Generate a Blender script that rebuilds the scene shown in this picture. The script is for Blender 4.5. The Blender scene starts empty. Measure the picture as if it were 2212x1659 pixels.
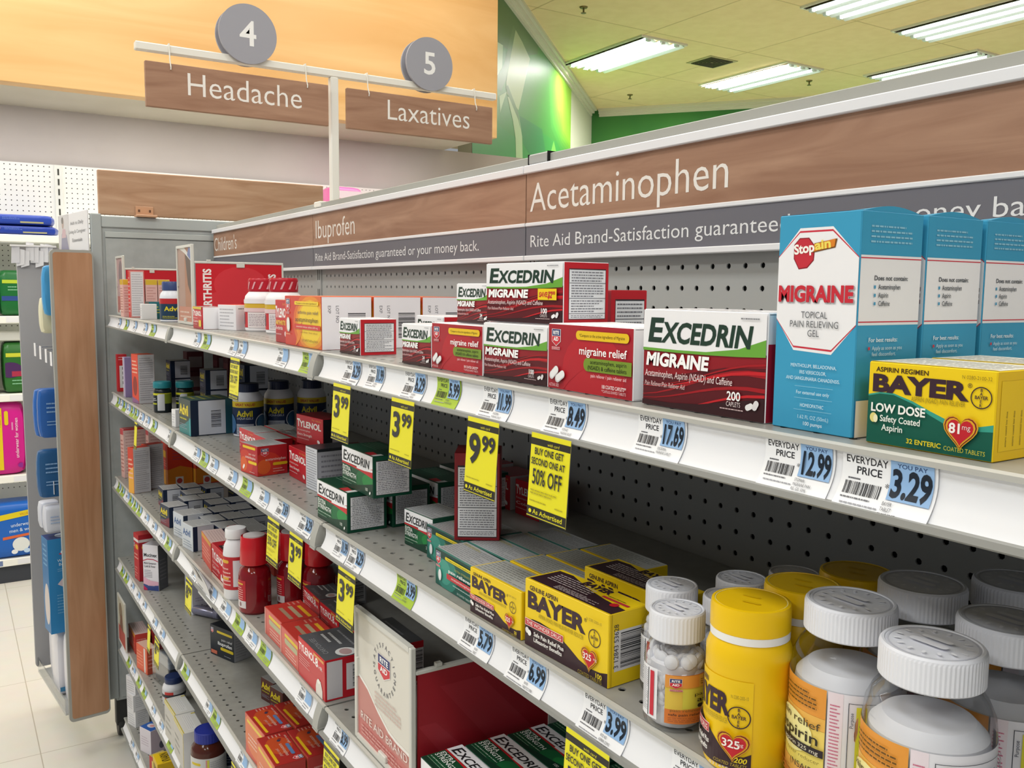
import bpy, bmesh, math, random
from mathutils import Vector, Matrix
SC = bpy.context.scene
COL = SC.collection
PI = math.pi
R = math.radians

# ------------------------------------------------------------------ camera, world, light, exposure
cd = bpy.data.cameras.new('camera')
cam = bpy.data.objects.new('camera', cd)
COL.objects.link(cam)
cd.sensor_width = 36.0
cd.lens = 1930.36 / 2212 * 36
cd.clip_start = 0.02
cd.clip_end = 100
YAW, PIT, ROL = 0.566484, 0.104056, 0.009463
fw_ = Vector((-math.cos(YAW) * math.cos(PIT), math.sin(YAW) * math.cos(PIT), -math.sin(PIT)))
rt_ = fw_.cross(Vector((0, 0, 1))).normalized()
up_ = rt_.cross(fw_)
rr_ = rt_ * math.cos(ROL) + up_ * math.sin(ROL)
uu_ = up_ * math.cos(ROL) - rt_ * math.sin(ROL)
mw = Matrix((rr_, uu_, -fw_)).transposed().to_4x4()
mw.translation = (1.13666, -0.76142, 1.44771)
cam.matrix_world = mw
SC.camera = cam

world = bpy.data.worlds.new('store_air')
SC.world = world
world.use_nodes = True
world.node_tree.nodes['Background'].inputs[0].default_value = (0.93, 0.96, 1.0, 1)
world.node_tree.nodes['Background'].inputs[1].default_value = 0.66

SC.view_settings.view_transform = 'Standard'
SC.view_settings.look = 'None'
SC.view_settings.gamma = 1
SC.view_settings.use_curve_mapping = False
SC.view_settings.exposure = -1.02

CEIL = 3.75
def area(name, x, y, w, d, power, col=(0.94, 0.98, 1.0)):
    l = bpy.data.lights.new(name, 'AREA')
    l.shape = 'RECTANGLE'
    l.size, l.size_y = w, d
    l.energy = power
    l.color = col
    o = bpy.data.objects.new(name, l)
    COL.objects.link(o)
    o.location = (x, y, CEIL - 0.02)
    return o
# fluorescent troffers of the aisle ceiling (out of the picture, over the shopper)
for ax in (-1.9, 0.6, 3.1):
    for ay, pw_ in ((-3.6, 66), (-1.75, 58), (0.1, 46)):
        area('aisle_troffer_light', ax, ay, 1.2, 0.57, pw_)
area('aisle_troffer_light', -2.6, -0.9, 0.6, 1.2, 52, (1, 0.93, 0.82))
area('aisle_troffer_light', 0.6, 2.4, 1.2, 0.57, 40)
area('aisle_troffer_light', -2.3, 1.4, 1.2, 0.57, 62, (1, 0.93, 0.82))

# unseen light added under the wooden fascia to brighten the wall gondola
wl = area('added_wall_light', -3.72, -0.3, 0.12, 4.4, 33, (1, 0.98, 0.95))
wl.location.z = 2.345
# ------------------------------------------------------------------ helpers
def lin(h):
    h = h.lstrip('#')
    o = []
    for i in (0, 2, 4):
        c = int(h[i:i + 2], 16) / 255
        o.append(c / 12.92 if c <= 0.04045 else ((c + 0.055) / 1.055) ** 2.4)
    return (*o, 1)

MATS = {}
def M(col, rough=0.45, spec=0.35, metal=0.0):
    k = (col, rough, spec, metal)
    if k in MATS:
        return MATS[k]
    m = bpy.data.materials.new('ink_' + col.strip('#'))
    m.use_nodes = True
    b = m.node_tree.nodes['Principled BSDF']
    b.inputs['Base Color'].default_value = lin(col)
    b.inputs['Roughness'].default_value = rough
    b.inputs['Specular IOR Level'].default_value = spec
    b.inputs['Metallic'].default_value = metal
    MATS[k] = m
    return m

def mnoise(name, c0, c1, scale, stretch=(1, 1, 1), rough=0.5, detail=4, bump=0.0, spec=0.3, lo=0.35, hi=0.65, dist=0.0):
    m = bpy.data.materials.new(name)
    m.use_nodes = True
    nt = m.node_tree
    b = nt.nodes['Principled BSDF']
    tc = nt.nodes.new('ShaderNodeTexCoord')
    mp = nt.nodes.new('ShaderNodeMapping')
    mp.inputs['Scale'].default_value = stretch
    no = nt.nodes.new('ShaderNodeTexNoise')
    no.inputs['Scale'].default_value = scale
    no.inputs['Detail'].default_value = detail
    no.inputs['Distortion'].default_value = dist
    cr = nt.nodes.new('ShaderNodeValToRGB')
    cr.color_ramp.elements[0].position = lo
    cr.color_ramp.elements[1].position = hi
    cr.color_ramp.elements[0].color = lin(c0)
    cr.color_ramp.elements[1].color = lin(c1)
    L = nt.links.new
    L(tc.outputs['Object'], mp.inputs[0])
    L(mp.outputs[0], no.inputs['Vector'])
    L(no.outputs['Fac'], cr.inputs[0])
    L(cr.outputs[0], b.inputs['Base Color'])
    b.inputs['Roughness'].default_value = rough
    b.inputs['Specular IOR Level'].default_value = spec
    if bump:
        bp = nt.nodes.new('ShaderNodeBump')
        bp.inputs['Strength'].default_value = bump
        bp.inputs['Distance'].default_value = 0.002
        L(no.outputs['Fac'], bp.inputs['Height'])
        L(bp.outputs[0], b.inputs['Normal'])
    return m

def mclear(name, tint='#ffffff', gloss=0.12, rough=0.05, tr=1.0):
    m = bpy.data.materials.new(name)
    m.use_nodes = True
    nt = m.node_tree
    nt.nodes.clear()
    out = nt.nodes.new('ShaderNodeOutputMaterial')
    t = nt.nodes.new('ShaderNodeBsdfTransparent')
    t.inputs[0].default_value = lin(tint)
    g = nt.nodes.new('ShaderNodeBsdfGlossy')
    g.inputs['Roughness'].default_value = rough
    lw = nt.nodes.new('ShaderNodeLayerWeight')
    lw.inputs[0].default_value = gloss
    mx = nt.nodes.new('ShaderNodeMixShader')
    nt.links.new(lw.outputs['Facing'], mx.inputs[0])
    nt.links.new(t.outputs[0], mx.inputs[1])
    nt.links.new(g.outputs[0], mx.inputs[2])
    nt.links.new(mx.outputs[0], out.inputs[0])
    return m

def memit(name, col, s):
    m = bpy.data.materials.new(name)
    m.use_nodes = True
    b = m.node_tree.nodes['Principled BSDF']
    b.inputs['Base Color'].default_value = lin(col)
    b.inputs['Emission Color'].default_value = lin(col)
    b.inputs['Emission Strength'].default_value = s
    return m

# glyphs of the lettering, taken once from the built-in typeface
GL = {}
def _mesh_of(s, bold):
    c = bpy.data.curves.new('glyph', 'FONT')
    c.body = s
    c.size = 1
    c.resolution_u = 3
    c.offset = bold
    c.fill_mode = 'FRONT'
    o = bpy.data.objects.new('glyph', c)
    me = o.to_mesh()
    v = [(p.co.x, p.co.y) for p in me.vertices]
    f = [tuple(p.vertices) for p in me.polygons]
    o.to_mesh_clear()
    bpy.data.objects.remove(o)
    bpy.data.curves.remove(c)
    return v, f
def _w(s, bold=0):
    v, f = _mesh_of(s, bold)
    x = [p[0] for p in v]
    return max(x) - min(x)
_HH = _w('HH')
_CAP = max(p[1] for p in _mesh_of('H', 0)[0])
def glyph(ch, bold):
    k = (ch, bold)
    if k not in GL:
        adv = _w('H' + ch + 'H') - _HH
        v, f = _mesh_of(ch, bold) if ch != ' ' else ([], [])
        GL[k] = (v, f, adv)
    return GL[k]
def text2d(s, bold=0.0, track=0.0):
    V, F, x = [], [], 0.0
    for ch in s:
        v, f, a = glyph(ch, bold)
        n = len(V)
        V += [(p[0] + x, p[1]) for p in v]
        F += [tuple(i + n for i in q) for q in f]
        x += a + track
    return V, F, x

class MB:
    def __init__(s):
        s.v, s.f, s.m, s.sm, s.mats = [], [], [], [], []
    def mi(s, mat):
        if mat not in s.mats:
            s.mats.append(mat)
        return s.mats.index(mat)
    def add(s, V, F, mat, smooth=False):
        n = len(s.v)
        s.v += [tuple(p) for p in V]
        k = s.mi(mat)
        for q in F:
            s.f.append(tuple(i + n for i in q))
            s.m.append(k)
            s.sm.append(smooth)
    def box(s, x0, x1, y0, y1, z0, z1, mat, ch=0.0):
        if ch <= 0:
            V = [(x, y, z) for z in (z0, z1) for y in (y0, y1) for x in (x0, x1)]
            F = [(0, 2, 3, 1), (4, 5, 7, 6), (0, 1, 5, 4), (2, 6, 7, 3), (0, 4, 6, 2), (1, 3, 7, 5)]
            s.add(V, F, mat)
            return
        bm = bmesh.new()
        bmesh.ops.create_cube(bm, size=1)
        bmesh.ops.scale(bm, vec=(x1 - x0, y1 - y0, z1 - z0), verts=bm.verts)
        bmesh.ops.translate(bm, vec=((x0 + x1) / 2, (y0 + y1) / 2, (z0 + z1) / 2), verts=bm.verts)
        bmesh.ops.bevel(bm, geom=bm.edges[:], offset=ch, segments=2 if ch > 0.002 else 1, profile=0.5, affect='EDGES')
        bm.verts.index_update()
        s.add([v.co for v in bm.verts], [[v.index for v in f.verts] for f in bm.faces], mat)
        bm.free()
    def prism(s, prof, x0, x1, mat, smooth=False, closed=True):
        n = len(prof)
        V = [(x0, p[0], p[1]) for p in prof] + [(x1, p[0], p[1]) for p in prof]
        F = [(i, (i + 1) % n, n + (i + 1) % n, n + i) for i in range(n if closed else n - 1)]
        s.add(V, F, mat, smooth)
        if closed:
            s.add(V[:n], [tuple(range(n))[::-1]], mat)
            s.add(V[n:], [tuple(range(n))], mat)
    def poly(s, outline, axis, a, b, mat):
        # outline in the plane across the axis ('x': (y,z)  'y': (x,z)  'z': (x,y)), extruded from a to b
        P = {'x': lambda p, t: (t, p[0], p[1]), 'y': lambda p, t: (p[0], t, p[1]), 'z': lambda p, t: (p[0], p[1], t)}[axis]
        n = len(outline)
        V = [P(p, a) for p in outline] + [P(p, b) for p in outline]
        F = [(i, (i + 1) % n, n + (i + 1) % n, n + i) for i in range(n)] + [tuple(range(n))[::-1], tuple(range(n, 2 * n))]
        s.add(V, F, mat)
    def lathe(s, prof, mat, seg=40, cx=0, cy=0, sx=1, sy=1, a0=0, a1=2 * PI, cap=True, smooth=True):
        full = abs(a1 - a0 - 2 * PI) < 1e-6
        k = seg if full else seg + 1
        V = []
        for r, z in prof:
            for i in range(k):
                a = a0 + (a1 - a0) * i / seg
                V.append((cx + r * sx * math.cos(a), cy + r * sy * math.sin(a), z))
        F = []
        for j in range(len(prof) - 1):
            for i in range(seg):
                i2 = (i + 1) % k
                F.append((j * k + i, j * k + i2, (j + 1) * k + i2, (j + 1) * k + i))
        if cap and full:
            F.append(tuple(range(k))[::-1])
            F.append(tuple(range((len(prof) - 1) * k, len(prof) * k)))
        s.add(V, F, mat, smooth)
    def tube(s, pts, r, mat, seg=8):
        P = [Vector(p) for p in pts]
        rings = []
        for i, p in enumerate(P):
            d = ((P[min(i + 1, len(P) - 1)]) - P[max(i - 1, 0)]).normalized()
            a = d.cross(Vector((0, 0, 1)) if abs(d.z) < 0.9 else Vector((1, 0, 0))).normalized()
            b = d.cross(a)
            rings.append([p + (a * math.cos(2 * PI * k / seg) + b * math.sin(2 * PI * k / seg)) * r for k in range(seg)])
        V = [q for g in rings for q in g]
        F = [(i * seg + k, i * seg + (k + 1) % seg, (i + 1) * seg + (k + 1) % seg, (i + 1) * seg + k) for i in range(len(P) - 1) for k in range(seg)]
        F += [tuple(range(seg))[::-1], tuple(range((len(P) - 1) * seg, len(P) * seg))]
        s.add(V, F, mat, True)
    def mesh(s, name, sharp=35):
        me = bpy.data.meshes.new(name)
        me.from_pydata(s.v, [], s.f)
        for m in s.mats:
            me.materials.append(m)
        me.polygons.foreach_set('material_index', s.m)
        me.polygons.foreach_set('use_smooth', s.sm)
        me.update()
        if any(s.sm):
            me.set_sharp_from_angle(angle=R(sharp))
        return me
    def build(s, name, parent=None, loc=None, rz=0.0):
        return obj(name, s.mesh(name), parent, loc, rz)

def obj(name, me, parent=None, loc=None, rz=0.0):
    o = bpy.data.objects.new(name, me)
    COL.objects.link(o)
    if parent:
        o.parent = parent
    if loc:
        o.location = loc
    if rz:
        o.rotation_euler.z = rz
    return o
def tag(o, label, cat, group=None, kind=None):
    o['label'] = label
    o['category'] = cat
    if group:
        o['group'] = group
    if kind:
        o['kind'] = kind
    return o
def thing(name, label, cat, loc=(0, 0, 0), rz=0.0, group=None):
    o = bpy.data.objects.new(name, None)
    o.empty_display_size = 0.02
    COL.objects.link(o)
    o.location = loc
    o.rotation_euler.z = rz
    return tag(o, label, cat, group)
def struct(name, mb, label=None, cat=None):
    o = mb.build(name)
    o['kind'] = 'structure'
    if label:
        o['label'] = label
        o['category'] = cat
    return o
def dup(root, loc, rz, label, group=None):
    r = root.copy()
    COL.objects.link(r)
    r.location = loc
    r.rotation_euler.z = rz
    r['label'] = label
    if group:
        r['group'] = group
    for ch in list(root.children):
        c = ch.copy()
        COL.objects.link(c)
        c.parent = r
        for g in list(ch.children):
            d = g.copy()
            COL.objects.link(d)
            d.parent = c
    return r

# ------------------------------------------------------------------ printed artwork laid on a face
class Face:
    """a flat printed face: origin, right, up, outward normal, width, height"""
    su = sv = None
    def __init__(s, O, U, V, w, h):
        s.O, s.U, s.V = Vector(O), Vector(U).normalized(), Vector(V).normalized()
        s.N = s.U.cross(s.V)
        s.w, s.h = w, h
    def at(s, x, y, n):
        return s.O + s.U * x + s.V * y + s.N * n
    step = 0.00008
class Cyl(Face):
    """a label wrapped round a bottle: axis x,y, radius, centre angle, base height, width, height"""
    def __init__(s, cx, cy, r, ac, z0, w, h, sx=1, sy=1):
        s.c, s.r, s.ac, s.z0, s.w, s.h, s.sx, s.sy = (cx, cy), r, ac, z0, w, h, sx, sy
        s.su, s.sv = r * 0.12, None
    def at(s, x, y, n):
        a = s.ac + (x - s.w / 2) / s.r
        return Vector((s.c[0] + (s.r + n) * s.sx * math.cos(a), s.c[1] + (s.r + n) * s.sy * math.sin(a), s.z0 + y))
    step = 0.00016
class Sheet(Face):
    """a bent paper: profile function t -> (out, z); out is towards -y"""
    def __init__(s, x0, w, L, prof):
        s.x0, s.w, s.h, s.prof = x0, w, L, prof
        s.su, s.sv = None, L / 12
    def at(s, x, y, n):
        t = s.h - y
        o, z = s.prof(t)
        o2, z2 = s.prof(t + 0.0005)
        d = Vector((o2 - o, z2 - z)).normalized()
        no, nz = -d.y, d.x
        return Vector((s.x0 + x, -(o + no * n), z + nz * n))
    step = 0.00008

def clip(P, w=1.0, h=1.0):
    for ax, lim, sg in ((0, 0, 1), (0, w, -1), (1, 0, 1), (1, h, -1)):
        Q = []
        for i in range(len(P)):
            a, b = P[i - 1], P[i]
            ia, ib = (a[ax] - lim) * sg >= -1e-9, (b[ax] - lim) * sg >= -1e-9
            if ia != ib:
                t = (lim - a[ax]) / (b[ax] - a[ax])
                Q.append((a[0] + (b[0] - a[0]) * t, a[1] + (b[1] - a[1]) * t))
            if ib:
                Q.append(b)
        P = Q
        if not P:
            return P
    return P
def rrect(x0, y0, x1, y1, r, n=5):
    P = []
    for cx, cy, a in ((x1 - r, y1 - r, 0), (x0 + r, y1 - r, 90), (x0 + r, y0 + r, 180), (x1 - r, y0 + r, 270)):
        for k in range(n + 1):
            t = R(a + 90 * k / n)
            P.append((cx + r * math.cos(t), cy + r * math.sin(t)))
    return P
def art(mb, F, items, base=0.00012):
    w, h = F.w, F.h
    curved = F.su is not None or F.sv is not None
    n = base
    def poly(P, col):
        if len(P) < 3:
            return
        if F.su:                       # a wrapped label takes its print in narrow upright strips
            xs = [q[0] for q in P]
            a = min(xs)
            if max(xs) - a > F.su * 1.01:
                while a < max(xs) - 1e-9:
                    b = a + F.su
                    Q = clip([(x - a, y) for x, y in P], F.su, 1.0)
                    if len(Q) >= 3:
                        mb.add([F.at(x + a, y, n) for x, y in Q], [tuple(range(len(Q)))], M(col, 0.4))
                    a = b
                return
        mb.add([F.at(p[0], p[1], n) for p in P], [tuple(range(len(P)))], M(col, 0.4))
    def rect(x0, y0, x1, y1, col):
        a = max(1, int((x1 - x0) / F.su + 0.999)) if F.su else 1
        b = max(1, int((y1 - y0) / F.sv + 0.999)) if F.sv else 1
        V = [F.at(x0 + (x1 - x0) * i / a, y0 + (y1 - y0) * j / b, n) for j in range(b + 1) for i in range(a + 1)]
        mb.add(V, [(j * (a + 1) + i, j * (a + 1) + i + 1, (j + 1) * (a + 1) + i + 1, (j + 1) * (a + 1) + i) for j in range(b) for i in range(a)], M(col, 0.4), curved)
    for it in items:
        k = it[0]
        if k == 'r':
            rect(it[1] * w, it[2] * h, it[3] * w, it[4] * h, it[5])
        elif k == 'rr':
            x0, y0, x1, y1 = it[1] * w, it[2] * h, it[3] * w, it[4] * h
            poly(clip(rrect(x0, y0, x1, y1, min(x1 - x0, y1 - y0) * (it[6] if len(it) > 6 else 0.48)), w, h), it[5])
        elif k == 'p':
            poly(clip([(a * w, b * h) for a, b in it[1]], w, h), it[2])
        elif k == 'q':      # band between two curves given as (u, v_low, v_high): convex strips, so any wavy outline works
            L = it[1]
            for (u0, a0, b0), (u1, a1, b1) in zip(L, L[1:]):
                poly(clip([(u0 * w, a0 * h), (u1 * w, a1 * h), (u1 * w, b1 * h), (u0 * w, b0 * h)], w, h), it[2])
        elif k == 'e':      # centre u,v, radii as fractions of the height
            N = 20
            poly(clip([(it[1] * w + it[3] * h * math.cos(2 * PI * i / N), it[2] * h + it[4] * h * math.sin(2 * PI * i / N)) for i in range(N)], w, h), it[5])
        elif k == 'ring':
            N, r1, r0 = 28, it[3] * h, (it[3] - it[4]) * h
            cx, cy = it[1] * w, it[2] * h
            V = []
            for i in range(N):
                c, s_ = math.cos(2 * PI * i / N), math.sin(2 * PI * i / N)
                V += [F.at(cx + r1 * c, cy + r1 * s_, n), F.at(cx + r0 * c, cy + r0 * s_, n)]
            mb.add(V, [(2 * i, 2 * ((i + 1) % N), 2 * ((i + 1) % N) + 1, 2 * i + 1) for i in range(N)], M(it[5], 0.4))
        elif k == 'pill':   # centre u,v, half length, half width (of height), angle, colour
            cx, cy, a, b, an = it[1] * w, it[2] * h, it[3] * h, it[4] * h, R(it[5])
            P = rrect(-a, -b, a, b, b * 0.98)
            poly([(cx + x * math.cos(an) - y * math.sin(an), cy + x * math.sin(an) + y * math.cos(an)) for x, y in P], it[6])
        elif k == 'heart':
            for sc_, col in ((1.0, '#d8a020'), (0.92, '#7a1520'), (0.85, '#e0a52a'), (0.74, '#c41f2c')):
                P = []
                for i in range(28):
                    t = 2 * PI * i / 28
                    P.append((it[1] * w + it[3] * h * sc_ * math.sin(t) ** 3, it[2] * h + it[3] * h * sc_ * (13 * math.cos(t) - 5 * math.cos(2 * t) - 2 * math.cos(3 * t) - math.cos(4 * t)) / 15))
                c = (it[1] * w, it[2] * h - 0.02 * h)
                mb.add([F.at(*c, n)] + [F.at(*p, n) for p in P], [(0, (i + 1) % 28 + 1, i + 1) for i in range(28)], M(col, 0.4))
                n += F.step
        elif k == 't':
            s_, col, o = it[1], it[5], (it[6] if len(it) > 6 else {})
            V, Q, adv = text2d(s_, o.get('b', 0.0), o.get('k', 0.0))
            sc_ = it[4] * h / _CAP
            sx = o['w'] * w / (adv * sc_) if 'w' in o else o.get('x', 1.0)
            L = adv * sc_ * sx
            ox = {'l': 0, 'c': -L / 2, 'r': -L}[o.get('a', 'l')]
            an = R(o.get('r', 0))
            ca, sa = math.cos(an), math.sin(an)
            P = []
            for x, y in V:
                X, Y = x * sc_ * sx + ox + y * sc_ * o.get('s', 0.0), y * sc_
                P.append(F.at(it[2] * w + X * ca - Y * sa, it[3] * h + X * sa + Y * ca, n))
            mb.add(P, Q, M(col, 0.4))
        elif k == 'ct':     # text round a circle: s, cu, cv, radius, cap, colour, mid angle, direction
            s_, cu, cv, rad, cap, col, mid, dr = it[1:9]
            sc_ = cap * h / _CAP
            V, Q, adv = text2d(s_, 0.02)
            tot = adv * sc_ / (rad * h)
            x = 0
            for j_, ch in enumerate(s_):
                v, f, a = glyph(ch, 0.02)
                th = R(mid) - dr * (-tot / 2 + (x + a / 2) * sc_ / (rad * h)) if len(it) < 10 else R(mid - dr * it[9] * (j_ / (len(s_) - 1) - .5))
                bx, by = cu * w + rad * h * math.cos(th), cv * h + rad * h * math.sin(th)
                rx, ry = math.sin(th) * dr, -math.cos(th) * dr
                P = [F.at(bx + ((p[0] - a / 2) * rx - (p[1] - _CAP / 2) * ry) * sc_, by + ((p[0] - a / 2) * ry + (p[1] - _CAP / 2) * rx) * sc_, n) for p in v]
                mb.add(P, f, M(col, 0.4))
                x += a
        elif k == 'f':      # rows of tiny print
            rnd = random.Random(it[7] if len(it) > 7 else 1)
            u0, v0, u1, v1, rows, col = it[1:7]
            dv = (v1 - v0) / rows
            for j in range(rows):
                vv = v1 - (j + 0.75) * dv
                u = u0
                end = u1 - (u1 - u0) * (rnd.random() * 0.35 if rnd.random() < 0.4 else 0.02)
                while u < end:
                    d = min((u1 - u0) * (0.03 + 0.09 * rnd.random()), end - u)
                    rect(u * w, vv * h, (u + d) * w, (vv + dv * 0.36) * h, col)
                    u += d + (u1 - u0) * 0.018
        elif k == 'bar':    # barcode u0,v0,u1,v1, direction ('u' bars side by side, 'v' bars stacked)
            rnd = random.Random(7)
            u0, v0, u1, v1 = it[1:5]
            t, N = 0.0, 1.0
            while t < 0.97:
                d = rnd.choice((0.012, 0.02, 0.034))
                if it[5] == 'u':
                    rect((u0 + (u1 - u0) * t) * w, v0 * h, (u0 + (u1 - u0) * min(1, t + d)) * w, v1 * h, '#26262c')
                else:
                    rect(u0 * w, (v0 + (v1 - v0) * t) * h, u1 * w, (v0 + (v1 - v0) * min(1, t + d)) * h, '#26262c')
                t += d + rnd.choice((0.014, 0.022, 0.03))
        n += F.step

# recurring marks
def shield(u, v, w, h, small=True):
    """pharmacy shield: blue block over a red pointed block; u,v lower left, w,h fractions"""
    L = [('p', [(u - .006, v + h * 1.02), (u - .006, v + h * .36), (u + w / 2, v + h * .1), (u + w + .006, v + h * .36), (u + w + .006, v + h * 1.02)], '#f2e8e8'),
         ('r', u, v + h * .66, u + w, v + h, '#27336f'),
         ('p', [(u, v + h * .63), (u, v + h * .38), (u + w / 2, v + h * .14), (u + w, v + h * .38), (u + w, v + h * .63)], '#d02a3a'),
         ('t', 'RITE', u + w / 2, v + h * .73, h * .19, '#ffffff', {'a': 'c', 'b': .03, 'w': w * .72}),
         ('t', 'AID', u + w / 2, v + h * .39, h * .19, '#ffffff', {'a': 'c', 'b': .03, 'w': w * .6})]
    if small:
        L += [('r', u, v - h * .08, u + w, v + h * .07, '#e9c9cc'), ('r', u + w * .03, v - h * .06, u + w * .97, v + h * .05, '#c02436'),
              ('t', 'PHARMACY', u + w / 2, v - h * .04, h * .07, '#f4dede', {'a': 'c', 'w': w * .85})]
    return L
def cross_logo(u, v, r, col='#3a2430', bg=None):
    L = [('ring', u, v, r, r * .1, col)]
    L += [('t', 'BAYER', u, v - r * .13, r * .3, col, {'a': 'c', 'b': .02, 'x': .95})]
    for i, ch in enumerate('BA ER'):
        if ch != ' ':
            L.append(('t', ch, u, v + r * (.56 - .345 * i), r * .27, col, {'a': 'c', 'b': .02}))
    return L
def facts(u0, v0, u1, v1, rows, seed=1, flip=True, bg='#eeeef2', ink='#73737b'):
    """white drug facts panel: ruled blocks of tiny print"""
    L = [('r', u0, v0, u1, v1, '#3c3036'), ('r', u0 + .012, v0 + .012, u1 - .012, v1 - .012, bg)]
    rnd = random.Random(seed)
    cut = sorted([v0 + .012, v1 - .012] + [v0 + (v1 - v0) * t for t in (.12, .42, .72)])
    for a, b in zip(cut, cut[1:]):
        L.append(('r', u0 + .012, b - .006, u1 - .012, b + .002, '#33333a'))
        L.append(('f', u0 + .05, a + .015, u1 - .05, b - .02, max(2, int(rows * (b - a) / (v1 - v0) + .5)), ink, rnd.randrange(999)))
    return L

CART = {}      # kind -> size, colour, printed faces
def kind(k, w, h, d, col, front=(), right=(), top=(), left=(), name='medicine_carton', flap=True):
    CART[k] = dict(w=w, h=h, d=d, col=col, front=list(front), right=list(right), top=list(top), left=list(left), name=name, flap=flap, me=None)
def carton_mesh(k):
    c = CART[k]
    if c['me']:
        return c['me']
    w, h, d = c['w'], c['h'], c['d']
    mb = MB()
    mb.box(0, w, 0, d, 0, h, M(c['col'], 0.42), ch=0.0006)
    e = 0.0005
    art(mb, Face((0 + e, 0, e), (1, 0, 0), (0, 0, 1), w - 2 * e, h - 2 * e), c['front'])
    rt = Face((w, e, e), (0, 1, 0), (0, 0, 1), d - 2 * e, h - 2 * e)
    art(mb, rt, c['right'])
    art(mb, Face((e, e, h), (1, 0, 0), (0, 1, 0), w - 2 * e, d - 2 * e), c['top'])
    art(mb, Face((0, d - e, e), (0, -1, 0), (0, 0, 1), d - 2 * e, h - 2 * e), c['left'])
    if c['flap']:
        # tucked end flaps: a proud closing panel on each end with the tuck line at its top
        t = 0.0004
        for x0, x1 in ((w - 0.0001, w + 0.00006), (-0.00006, 0.0001)):
            mb.box(x0, x1, d * .02, d * .98, h * .02, h * .022, M('#5a5458', .6))
            mb.box(x0, x1, d * .02, d * .98, h - .0014, h - .0010, M('#5a5458', .6))
        mb.box(w * .02, w * .98, d - .0012, d - .0008, h - .0001, h + .00012, M('#8a8588', .6))
    if c.get('lid'):
        # lid flap bowed up along the open end of the top
        P = [(d * .05 + d * .9 * i / 10, h + .0034 * math.sin(PI * i / 10)) for i in range(11)]
        for x0, x1, col in ((w - .0016, w - .0004, c['col']), (w * .5, w * .5 + .0006, '#2a6880')):
            mb.poly([(d * .05, h - .0008), (d * .95, h - .0008)] + [(a, b if x1 > w * .9 else h + (b - h) * .5) for a, b in P][::-1], 'x', x0, x1, M(col, .4))
        mb.add([(x, a, b if x > w * .9 else h + (b - h) * .5) for x in (w * .5, w - .001) for a, b in P], [(i, i + 1, 12 + i, 11 + i) for i in range(10)], M(c['col'], .4), True)
    c['me'] = mb.mesh(c['name'])
    return c['me']
def put(k, x, y, z, label, yaw=0.0, group=None, cat='box', lean=None):
    o = obj(CART[k]['name'], carton_mesh(k), None, (x, y, z + 0.0002), R(yaw))
    if lean:
        o.rotation_euler = (R(lean[0]), R(lean[1]), R(yaw))
    return tag(o, label, cat, group)
# ------------------------------------------------------------------ the cartons: sizes and print
WH, INK = '#f1f0f3', '#2a2a30'
def streaks(a, c1='#a3141f', c2='#c71f28'):
    L = []
    for i, (v0, v1, t, c) in enumerate([(.10, .40, .05, c1), (.03, .30, .035, c1), (.16, .47, .03, c2), (.22, .53, .02, c1), (-.03, .2, .025, c2)]):
        P = []
        for j in range(9):
            u = j / 8
            vv = v0 + (v1 - v0) * (.5 - .5 * math.cos(PI * min(1, u * 1.05))) + .04 * math.sin(u * 3 + i)
            P.append((u, vv, vv + t * (.15 + u)))
        L.append(('q', P, c))
    return L
def excedrin_migraine(n, save=False):
    L = [('r', 0, 0, 1, .62, '#5c0f19'), ('q', [(0, .3, .61), (.35, .36, .6), (.7, .47, .6), (1, .5, .6)], '#8f1420')] + streaks(1)
    L += [('r', 0, 0, 1, .05, '#35141a'), ('q', [(0, 0, .02), (.5, 0, .08), (1, 0, .22)], '#35141a')]
    L += [('r', 0, .60, 1, 1, WH), ('q', [(0, .575, .605), (.3, .572, .60), (.55, .575, .605), (.8, .585, .655), (1, .6, .76)], '#6aa83c')]
    L += [('t', 'E', .035, .675, .235, '#1f3a2e', {'b': .035, 's': .17, 'w': .13}), ('t', 'XCEDRIN', .175, .675, .195, '#1f3a2e', {'b': .035, 's': .17, 'w': .72}),
          ('t', 'MIGRAINE', .03, .425, .125, '#ffffff', {'b': .045, 's': .12, 'w': .54}),
          ('t', 'Acetaminophen, Aspirin (NSAID) and Caffeine', .025, .305, .07, '#f3dede', {'s': .1, 'w': .74}),
          ('t', 'Pain Reliever/Pain Reliever Aid', .025, .205, .05, '#e8c8c8', {'s': .1, 'w': .36}),
          ('t', n, .78, .17, .08, '#ffffff', {'a': 'c', 'b': .02}), ('t', 'CAPLETS', .78, .11, .045, '#e8d8d8', {'a': 'c', 'x': .7}),
          ('f', .68, .07, .86, .1, 1, '#cdb4b4', 5),
          ('pill', .9, .13, .05, .028, 25, '#f4f2f2'), ('pill', .945, .15, .05, .03, 60, '#e6e2e4'),
          ('f', .82, .93, .96, .97, 1, '#8c8c90', 2)]
    if save:
        L += [('r', .71, .39, .94, .575, '#f2cf1d'), ('t', 'SAVE', .725, .44, .075, '#c3272c', {'b': .04, 's': .15, 'w': .10}), ('t', '$2', .83, .425, .10, '#c3272c', {'b': .04, 's': .15, 'w': .055}), ('t', '00', .89, .48, .05, '#c3272c', {'b': .03})]
    return L
EXR = [('r', 0, 0, 1, 1, '#c0202c')] + facts(.1, .08, .94, .9, 16, 3)
EXT = [('r', 0, 0, 1, 1, '#e9e7ea'), ('f', .1, .1, .9, .9, 6, '#c9c7cc', 4)]
kind('ex200', .119, .071, .06, WH, excedrin_migraine('200'), [('r', 0, 0, 1, .72, '#a81b33'), ('t', 'MIGRAINE', .5, .2, .1, '#e7c3c8', {'a': 'c', 'r': 90})], EXT)
kind('ex100', .109, .053, .055, WH, excedrin_migraine('100'), EXR, EXT)
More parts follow.
